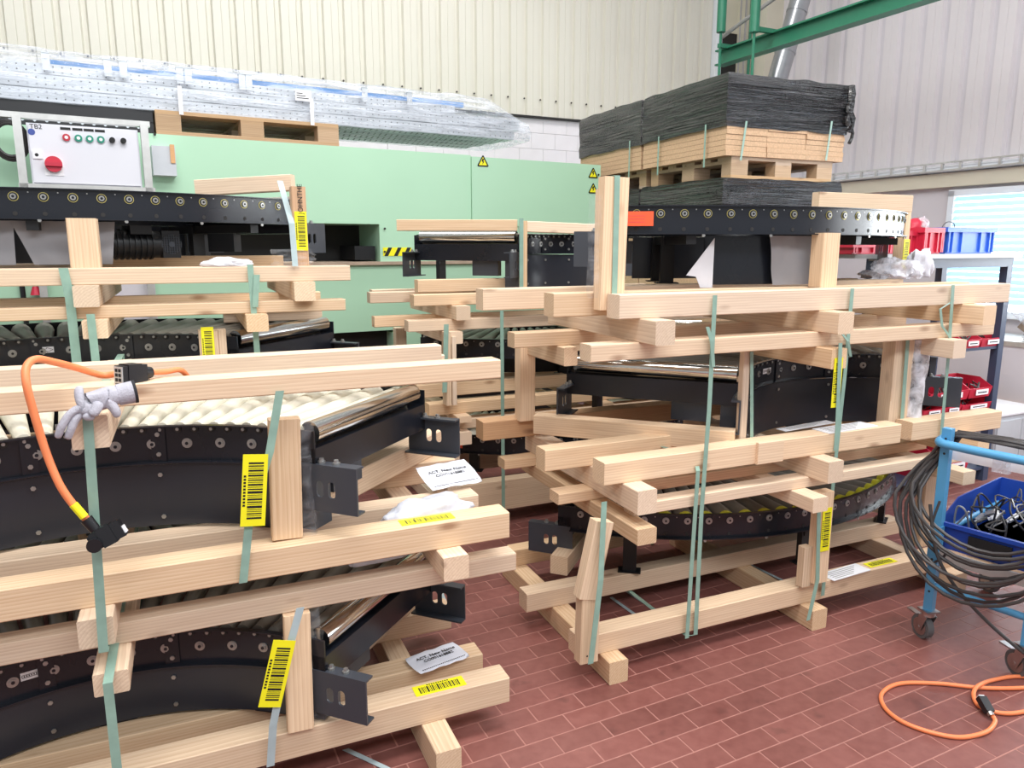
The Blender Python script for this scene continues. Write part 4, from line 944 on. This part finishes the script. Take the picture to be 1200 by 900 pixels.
tote('second red plastic crate on the rack, behind the lid post',xr(1040,280,.1),xr(1080,280,.1),.1,.28,zt_,.14,'bin_red')
tote('flat red crate on the rack, seen under the curved rail',xr(1000,285,.1),xr(1036,285,.1),.1,.28,zt_,.07,'bin_red')
t=thing('red_bag','red and white plastic bag bulging out of the red crate','bag',b2s(3.82+xr(1095,262,.05),3.17,zt_+.16),BR)
def blob(par,name,mat,sx,sy,sz,seed,amp=.25,sub=3,fr=2.2):
    import bmesh
    bm=bmesh.new(); bmesh.ops.create_icosphere(bm,subdivisions=sub,radius=1)
    for v in bm.verts:
        n_=noise.noise(v.co*fr+Vector((seed,0,0)))+.5*noise.noise(v.co*fr*2.3+Vector((0,seed,0))); v.co*=1+amp*n_; v.co=Vector((v.co.x*sx,v.co.y*sy,v.co.z*sz))
        v.co.z=max(v.co.z,-sz*.55)
    me=bpy.data.meshes.new(name); bm.to_mesh(me); bm.free(); me.materials.append(M[mat]); sharp(me,70); return put(name,me,par)
blob(t,'bag_body','bin_red',.07,.05,.06,3).location=(0,0,.0); blob(t,'clear_part','pouch_film',.04,.03,.05,8).location=(.02,-.03,.02)
# things at the right hand wall
c_=atz(1161,548,0); t=thing('steel_cabinet','light grey steel cabinet standing right of the rack','cabinet',c_,BR)
zc=aty(1180,487,c_.y).z
MB().box((0,0,0),(.6,.45,zc)).build('body','steel_cabinet',t); MB().box((.01,-.012,.03),(.295,0,zc-.04)).build('door','steel_cabinet',t); MB().box((.305,-.012,.03),(.59,0,zc-.04)).build('door','steel_cabinet',t)
MB().box((-.005,-.015,zc),(.605,.455,zc+.012)).build('lid','white_paper',t)
t=thing('work_bench','narrow bench along the right wall under the window','bench',b2s(6.3,1.8,0),BR)
MB().box((0,0,.80),(.62,2.6,.84)).build('bench_top','frame_silver',t); MB().box((0.01,0,.35),(.05,2.6,.80)).build('front_board','wall_paint',t); MB().box((-.02,0,.3),(.5,2.6,.35)).build('lower_board','orange_wood',t)
for y in (.05,2.5): MB().box((.1,y,0),(.16,y+.06,.8)).build('leg','rack_grey',t)
t=thing('cloth_heap','crumpled tan cloth and clear film heaped on the bench','cloth',b2s(6.6,3.1,.84),BR); blob(t,'cloth','tan_cloth',.3,.55,.22,5,.3).location=(0,0,.10); blob(t,'film_cover','shrink_film',.3,.5,.24,9,.35).location=(-.02,.05,.14)
# ---------------------------------------------------------------- blue trolley
c1=Vector((2.70,1.91,0)); ua=Vector((.242,-.970,0)); va=Vector((.970,.242,0)); CA=math.atan2(va.y,va.x)
ct=thing('blue_trolley','blue tube trolley on castors, hung with a coil of dark cable','trolley',c1,CA)   # local x = va, local y = -ua
CL,CW=.68,.35; ZP=.90
def tube_(nm,pts,r,mat='cart_blue',n=14): return MB().tube(pts,r,n=n).build(nm,mat,ct,smooth=50)
for x,y in ((0,0),(0,-CW),(CL,0),(CL,-CW)):
    p=MB().box((x-.017,y-.017,.135),(x+.017,y+.017,.46 if x else ZP)).build('post','cart_blue',ct)
    if not x:
        MB().box((x-.023,y-.021,.33),(x+.012,y+.021,.50)).build('sleeve','cart_blue',ct)
        h_=MB()
        for z in (.36,.40,.47,.80,.86,.22): h_.cyl((x-.0175-.006*(z<.5 and z>.3),y,z),(x-.015,y,z),.005,n=8)
        h_.build('holes','dark_recess',ct,kind='stuff')
    # castor
    cs=MB().box((x-.03,y-.03,.128),(x+.03,y+.03,.136)).cyl((x,y,.11),(x,y,.13),.026,n=16)
    cs.add([(x-.022,y-.025,.11),(x+.022,y-.025,.11),(x+.035,y-.022,.04),(x+.012,y-.022,.035),(x-.022,y-.022,.11),(x+.022,y-.022,.11),(x+.035,y-.019,.04),(x+.012,y-.019,.035)],[(0,1,2,3),(7,6,5,4),(0,4,5,1),(1,5,6,2),(2,6,7,3),(3,7,4,0)])
    cs.add([(x-.022,y+.025,.11),(x+.022,y+.025,.11),(x+.035,y+.022,.04),(x+.012,y+.022,.035),(x-.022,y+.022,.11),(x+.022,y+.022,.11),(x+.035,y+.019,.04),(x+.012,y+.019,.035)],[(3,2,1,0),(4,5,6,7),(0,1,5,4),(1,2,6,5),(2,3,7,6),(3,0,4,7)])
    RZ=Matrix.Translation((x,y,0))@Matrix.Rotation(R(62),4,'Z')@Matrix.Translation((-x,-y,0)); cs.v=[tuple(RZ@Vector(v)) for v in cs.v]; o=cs.build('castor_fork','steel',ct,smooth=30)
    MB().cyl((x+.024,y-.014,.05),(x+.024,y+.014,.05),.05,n=28,mt=RZ).build('wheel','rubber',o,smooth=40); MB().cyl((x+.024,y-.016,.05),(x+.024,y+.016,.05),.036,n=24,mt=RZ).cyl((x+.024,y-.024,.05),(x+.024,y+.024,.05),.008,n=10,mt=RZ).build('hub','steel',o,smooth=30)
    if not x: MB().box((x+.03,y-.012,.085),(x+.11,y+.012,.092),0,RZ).build('brake_lever','steel',o)
tube_('top_tube',spline([(.10,.035,.845),(.02,.03,.845),(-.035,.01,.845),(-.04,-.05,.842),(-.04,-.2,.84),(-.04,-.36,.84),(-.03,-.41,.84),(.05,-.42,.84)],6),.017)
tube_('lower_tube',[(0,0,.24),(0,-CW,.24)],.014); tube_('lower_tube',[(CL,0,.24),(CL,-CW,.24)],.014)
for y in (0,-CW): tube_('side_tube',[(0,y,.46),(CL,y,.46)],.014)
MB().box((-.01,-CW-.01,.385),(CL+.02,.02,.40)).build('shelf_board','particle_shelf',ct); MB().box((-.015,-CW-.015,.36),(CL+.02,-CW-.005,.405)).box((-.018,-CW,.36),(-.008,.02,.405)).build('shelf_edge','frame_silver',ct)
MB().box((.015,-CW-.02,.775),(.027,.0,.81)).build('tray_edge','white_paper',ct); tp=MB().box((-.002,-.22,.765),(.03,-.165,.825)).build('tape_patch','pouch_film',ct)
# bin on the trolley
bn=thing('open_bin','dark blue open fronted bin full of cables on the trolley','storage bin',c1+Vector((0,0,.40)),CA)
mb=MB(); x0,x1,y0,y1,h=.02,.62,-CW,.0,.18
mb.add([(x0+.02,y0,0),(x1-.02,y0,0),(x1-.02,y1,0),(x0+.02,y1,0)],[(0,1,2,3)])
mb.add([(x0+.02,y0,0),(x0+.02,y1,0),(x0,y1,h*.62),(x0,y0,h*.62)],[(0,1,2,3)]); mb.add([(x1-.02,y0,0),(x1-.02,y1,0),(x1,y1,h),(x1,y0,h)],[(3,2,1,0)])
for y in (y0,y1): mb.add([(x0+.02,y,0),(x1-.02,y,0),(x1,y,h),(x0+.16,y,h),(x0,y,h*.62)],[(0,1,2,3,4)])
o=mb.build('shell','crate_navy',bn); md=o.modifiers.new('wall','SOLIDIFY'); md.thickness=.006
MB().box((x0-.012,y0+.09,.03),(x0+.0,y0+.24,.085)).build('grip_recess','ink',bn); MB().box((x0-.012,y0-.005,h*.62-.012),(x0+.004,y1+.005,h*.62+.004)).build('rim','crate_navy',bn)
jk=thing('cable_heap','heap of grey cables and connectors in the dark blue bin','cables',c1+va*.3-ua*-.18+Vector((0,0,.46)),CA)
random.seed(5)
for k in range(16):
    a=Vector((random.uniform(-.2,.2),random.uniform(-.13,.13),0)); pts=[a]
    for q in range(4): a=a+Vector((random.uniform(-.09,.09),random.uniform(-.07,.07),0)); a.x=max(-.24,min(.24,a.x)); a.y=max(-.15,min(.15,a.y)); pts.append(Vector((a.x,a.y,random.uniform(.02,.12))))
    MB().tube(spline(pts,5),random.choice((.003,.004)),n=6).build('cable',random.choice(('cable_grey','cable_black','cable_black')),jk,smooth=True)
for k in range(9):
    x,y=random.uniform(-.18,.2),random.uniform(-.13,.13); z=random.uniform(.03,.08); o=MB().box((-.02,-.012,-.008),(.02,.012,.008)).cyl((.02,0,0),(.032,0,0),.007,n=8).build('connector',random.choice(('frame_silver','black_plastic','white_paper')),jk,loc=(x,y,z),rot=(random.random(),random.random(),random.random()*6))
# cable coil over the corner post: loops hang along the short side
cl=thing('hanging_cable_coil','large coil of dark cable hanging over the corner of the blue trolley','cable',c1,CA)
random.seed(11)
for k in range(10):
    a=.24+.012*(k%5)+random.uniform(-.01,.01); b_=.20+.016*((k*3)%7); cy=-.17+random.uniform(-.02,.02); top=.868+.003*(k%4); pts=[]
    for q in range(28):
        t_=q/28*2*PI; yy=cy+a*math.sin(t_); zz=(top-b_)+b_*math.cos(t_)
        out=.03+.006*k; xx=(.075+.006*k)*max(0,math.cos(t_))**.6-.02 if math.cos(t_)>0 else -.02
        xx+= -(out)*max(0,-math.cos(t_)+.5)-.012*(k%3)+.012*math.sin(t_*2+k)
        if zz>.80: zz=max(zz,.87)
        zz+=.006*math.sin(t_*3+k)
        pts.append((xx,yy,zz))
    MB().tube(pts,.0068,n=8,closed=True).build('cable_loop','cable_black',cl,smooth=True)
MB().tube(spline([(-.07,.01,.60),(-.09,-.04,.42),(-.08,-.12,.30),(-.05,-.22,.20),(-.03,-.32,.13),(-.05,-.42,.10)],6),.0068).build('cable_tail','cable_black',cl,smooth=True)
MB().tube(spline([(-.06,-.02,.62),(-.08,-.01,.5),(-.06,-.06,.42),(-.03,-.02,.36),(0.02,.02,.33)],6),.005).build('cable_tail','cable_black',cl,smooth=True)
# ---------------------------------------------------------------- orange cables
fl=thing('floor_cable','orange cable with a black plug lying in loops on the tile floor','cable',atz(1120,830,0))
def rel(pts,o): return [Vector(p)-o.location for p in pts]
P=[atz(x,y,z) for x,y,z in ((1260,800,.008),(1200,806,.008),(1150,806,.009),(1100,801,.008),(1055,801,.008),(1034,812,.008),(1036,828,.008),(1056,845,.008),(1090,858,.008),(1125,864,.008),(1155,858,.008),(1166,846,.010),(1162,838,.014))]
MB().tube(spline(rel(P,fl),8),.0075,n=10).build('cable','cable_orange',fl,smooth=True)
P=[atz(x,y,z) for x,y,z in ((1260,802,.008),(1200,793,.008),(1168,796,.008),(1146,804,.022),(1141,816,.012),(1150,829,.008),(1178,836,.008),(1210,832,.008),(1260,820,.008))]
MB().tube(spline(rel(P,fl),8),.0075,n=10).build('cable','cable_orange',fl,smooth=True)
pa,pb=atz(1162,839,.016)-fl.location,atz(1150,818,.045)-fl.location; d=pb-pa
MB().cyl(pa,pa+d*.25,.011,n=12).build('plug_collar','steel',fl); m=frame(d,(0,-.4,1),pa+d*.2)
MB().box((0,-.015,-.011),(.055,.015,.011),0,m).build('plug','black_plastic',fl); MB().box((.055,-.010,-.008),(.060,.010,.008),0,m).build('plug_face','white_paper',fl)
oc=thing('orange_cable','orange cable hanging from the top timber down to a connector','cable',S(60,430,2.0))
P=[S(x,y,Y) for x,y,Y in ((135,444,2.17),(118,440,2.17),(90,431,2.12),(62,424,2.05),(42,421,2.0),(31,430,1.97),(31,450,1.95),(40,485,1.95),(54,530,1.95),(70,568,1.94),(88,594,1.935),(102,609,1.93))]
P[0].z=max(P[0].z,1.272); P[1].z=max(P[1].z,1.272)
MB().tube(spline(rel(P,oc),8),.0088,n=12).build('cable','cable_orange',oc,smooth=True)
a,b=S(86,591,1.925)-oc.location,S(99,606,1.92)-oc.location; MB().cyl(a,b,.0096,n=12).build('yellow_sleeve','barcode_yellow',oc)
pa,pb=S(101,608,1.93)-oc.location,S(112,621,1.925)-oc.location; MB().cyl(pa,pb,.014,.012,n=14).build('cable_gland','black_plastic',oc,smooth=30)
pa,pb=S(109,634,1.93)-oc.location,S(143,616,1.93)-oc.location; m=frame(pb-pa,(0,-1,.2),pa); l=(pb-pa).length
MB().box((0,-.024,-.016),(l,.018,.016),0,m).box((-.006,-.02,-.013),(0,.014,.013),0,m).box((l*.25,-.027,-.019),(l*.7,.021,.019),0,m).build('connector_housing','black_plastic',oc); MB().box((l,-.018,-.01),(l+.004,.0,.01),0,m).build('contact_face','white_paper',oc)
MB().cyl((0,0,0),(.012,0,0),.017,n=16,mt=frame((0,-1,0),(0,0,1),S(111,638,1.915)-oc.location)).build('locking_ring','black_plastic',oc)
pg=thing('cable_plug','black cable plug with an orange lead lying on the top timber','plug',S(155,446,2.08))
pa,pb=S(140,443,2.06),S(168,440,2.10); m=frame(pb-pa,(0,0,1),Vector((pa.x,pa.y,1.2845))-pg.location); l=(pb-pa).length
MB().box((0,-.018,-.022),(l,.018,.024),0,m).box((l*.2,-.02,-.02),(l*.75,.02,.027),0,m).build('plug_body','black_plastic',pg); MB().box((-.003,-.016,-.02),(0,.016,.022),0,m).build('contact_face','frame_silver',pg)
mb=MB()
for i in range(2):
    for j in range(3): mb.box((-.0045,-.011+i*.013,-.015+j*.012),(-.003,-.003+i*.013,-.007+j*.012),0,m)
mb.build('contact_holes','ink',pg)
MB().cyl((l,0,.0),(l+.022,0,.0),.019,.014,n=16,mt=m).build('cable_gland','black_plastic',pg,smooth=30)
q0=m@Vector((l+.02,0,0)); e=S(212,438,2.16)-pg.location; MB().tube(spline([q0,q0.lerp(e,.5)+Vector((0,0,.004)),Vector((e.x,e.y,q0.z-.006)),Vector((e.x+.02,e.y+.04,q0.z-.04))],8),.0075,n=10).build('cable','cable_orange',pg,smooth=True)
# ---------------------------------------------------------------- work glove over the cross timber
import bmesh
gl=thing('work_glove','grey knitted work glove with dark cuff draped over the protruding timber','glove',S(110,480,1.99))
V=[];E_=[];RR=[]
def gp(x,y,Y): return S(x,y,Y)-gl.location
def chain(pts,rad,root=None):
    prev=root
    for p,r in zip(pts,rad):
        V.append(p); RR.append(r); i=len(V)-1
        if prev is not None: E_.append((prev,i))
        prev=i
    return prev
Yg=1.955
chain([gp(100,477,Yg),gp(114,469,Yg+.003),gp(130,464,Yg+.006),gp(152,461,Yg+.012)],[.017,.021,.020,.018])
for f,(pts,r) in enumerate((([(92,478,Yg-.012),(80,487,Yg-.02),(72,500,Yg-.024),(67,514,Yg-.02)],.0075),([(96,484,Yg-.012),(88,492,Yg-.02),(83,503,Yg-.024),(79,515,Yg-.02)],.0072),([(100,480,Yg-.02),(94,470,Yg-.01),(92,460,Yg+.0),(93,452,Yg+.01)],.008),
   ([(104,486,Yg-.022),(104,490,Yg-.03),(106,484,Yg-.03)],.0095),([(112,480,Yg-.022),(116,472,Yg-.028),(112,482,Yg-.034),(105,487,Yg-.036)],.0095),([(128,472,Yg-.015),(136,480,Yg-.02),(138,490,Yg-.018)],.0085))):
    chain([gp(*p) for p in pts],[r*1.1]+[r]*(len(pts)-2)+[r*.85],root=0 if f<5 else 1)
me=bpy.data.meshes.new('glove_hand'); me.from_pydata([tuple(v) for v in V],E_,[]); o=put('glove_hand',me,gl)
sk=o.modifiers.new('skin','SKIN'); 
for i,v in enumerate(me.skin_vertices[0].data): v.radius=(RR[i]*1.45,RR[i]*1.3); v.use_root=(i==0)
ss=o.modifiers.new('sub','SUBSURF'); ss.levels=2; ss.render_levels=2
dg=bpy.context.evaluated_depsgraph_get(); me2=bpy.data.meshes.new_from_object(o.evaluated_get(dg)); o.modifiers.clear(); o.data=me2; me2.materials.clear(); me2.materials.append(M['glove_fabric']); sharp(me2,180)
a=gp(138,463,Yg+.008); b=gp(157,459,Yg+.014); MB().cyl(a,b,.0255,.027,n=24).build('wrist','glove_fabric',gl,smooth=30); a=gp(156,459.2,Yg+.0138); b=gp(159.5,458.5,Yg+.015); MB().cyl(a,b,.0275,.028,n=24).build('cuff','glove_cuff',gl,smooth=30)
# ---------------------------------------------------------------- white bags and document pouches
def bag(label,c,sx,sy,sz,rz,seed,cat='bag',mat='white_bag'):
    t=thing('plastic_bag',label,cat,c,rz); blob(t,'bag_body',mat,sx,sy,sz,seed,.32,4,1.6).location=(0,0,sz*.5); return t
p=atz(262,308,1.525); bag('small crumpled white bag lying on the front timber of the left rear stack',Vector((p.x-.02,YB+.045,1.525)),.085,.045,.022,0,4)
bag('crumpled white bag with a loose tail beside the yellow label of the upper left crate',Vector((.66,2.20,.725)),.16,.05,.055,R(8),12)
t=bag('end of a white bag hanging below the front timber of the upper left crate',Vector((.50,2.20,.625)),.12,.035,.04,R(8),21)
def pouch(label,c,w_,d_,rz,lines,tilt=0):
    t=thing('document_pouch',label,'pouch',c,rz); mb=MB(); nx,ny=14,8; vs=[]
    for s_ in (1,-1):
        for i in range(nx+1):
            for j in range(ny+1):
                u,v=i/nx-.5,j/ny-.5; th=.011*(1-(2*u)**4)*(1-(2*v)**4); k=.006*noise.noise(Vector((u*4,v*4,w_*40)))
                vs.append((u*w_*(1-.05*abs(2*v)**3),v*d_*(1-.06*abs(2*u)**3),.012+th*s_*.6+k+tilt*v*d_))
    n1=(nx+1)*(ny+1); q=lambda s_,i,j:s_*n1+i*(ny+1)+j; fs=[]
    for i in range(nx):
        for j in range(ny): fs+=[(q(0,i,j),q(0,i+1,j),q(0,i+1,j+1),q(0,i,j+1)),(q(1,i,j),q(1,i,j+1),q(1,i+1,j+1),q(1,i+1,j))]
    mb.add(vs,fs); b=mb.build('pouch_body','white_bag',t,smooth=60)
    for k,(tx,sz_,m_) in enumerate(lines):
        me=textmesh(tx,sz_,m_); put('lettering',me,t,(0,.012-k*.022,.0215+tilt*(.012-k*.022)),(math.atan(tilt),0,0))
    mb=MB()
    for k in range(24): mb.box((-w_*.42+k*w_*.035,-d_*.43,.0175-tilt*d_*.43),(-w_*.42+k*w_*.035+w_*.018,-d_*.41,.019-tilt*d_*.41))
    mb.build('perforation','ink',t); return t
TXT=[('ACT, New Name',.021,'ink'),('CO001618882',.019,'ink')]
pouch('white document pouch with printed lettering above the crumpled bag, upper left crate',Vector((.80,2.39,.80)),.205,.135,R(10),TXT,.35)
pouch('white document pouch with printed lettering beside the yellow label, lowest left crate',Vector((.70,2.25,.197)),.20,.12,R(12),TXT)
def sheet(label,c,w_,d_,rz,name='paper_sheet'):
    t=thing(name,label,'paper',c,rz); MB().box((-w_/2,-d_/2,.0005),(w_/2,d_/2,.003)).build('sheet','white_paper',t); mb=MB()
    for k in range(5): mb.box((-w_*.4,-d_*.35+k*d_*.16,.003),(w_*(.1+.07*k),-d_*.35+k*d_*.16+d_*.05,.0034))
    mb.build('print','cable_grey',t); return t
sheet('white packing note on the front timber of the lowest right crate',Vector((2.60,YR+.03,.172)),.24,.08,R(4))
sheet('white packing note on the front timber of the middle right crate',Vector((2.55,YR+.05,.835)),.30,.09,R(3))
sheet('white foam strip lying under the skirt of the middle right conveyor',Vector((2.42,2.36,.835)),.32,.05,R(6),'foam_strip')

for k,(px,py,sx,sy,sz,m_) in enumerate(((1050,318,.16,.08,.07,'pouch_film'),(1078,312,.07,.05,.10,'white_foam'),(1030,322,.12,.06,.03,'white_foam'))):
    p=S(px,py,2.88 if k else 2.80); t=thing('packing_film',['crumpled clear packing film under the right end of the top conveyor','white foam wad beside the lid post of the top right crate','flat white foam scrap lying on the top right crate'][k],'packing film',(p.x,p.y,1.435),0); blob(t,'film_body',m_,sx,sy,sz,30+k,.4,4,2.4).location=(0,0,sz*.55)
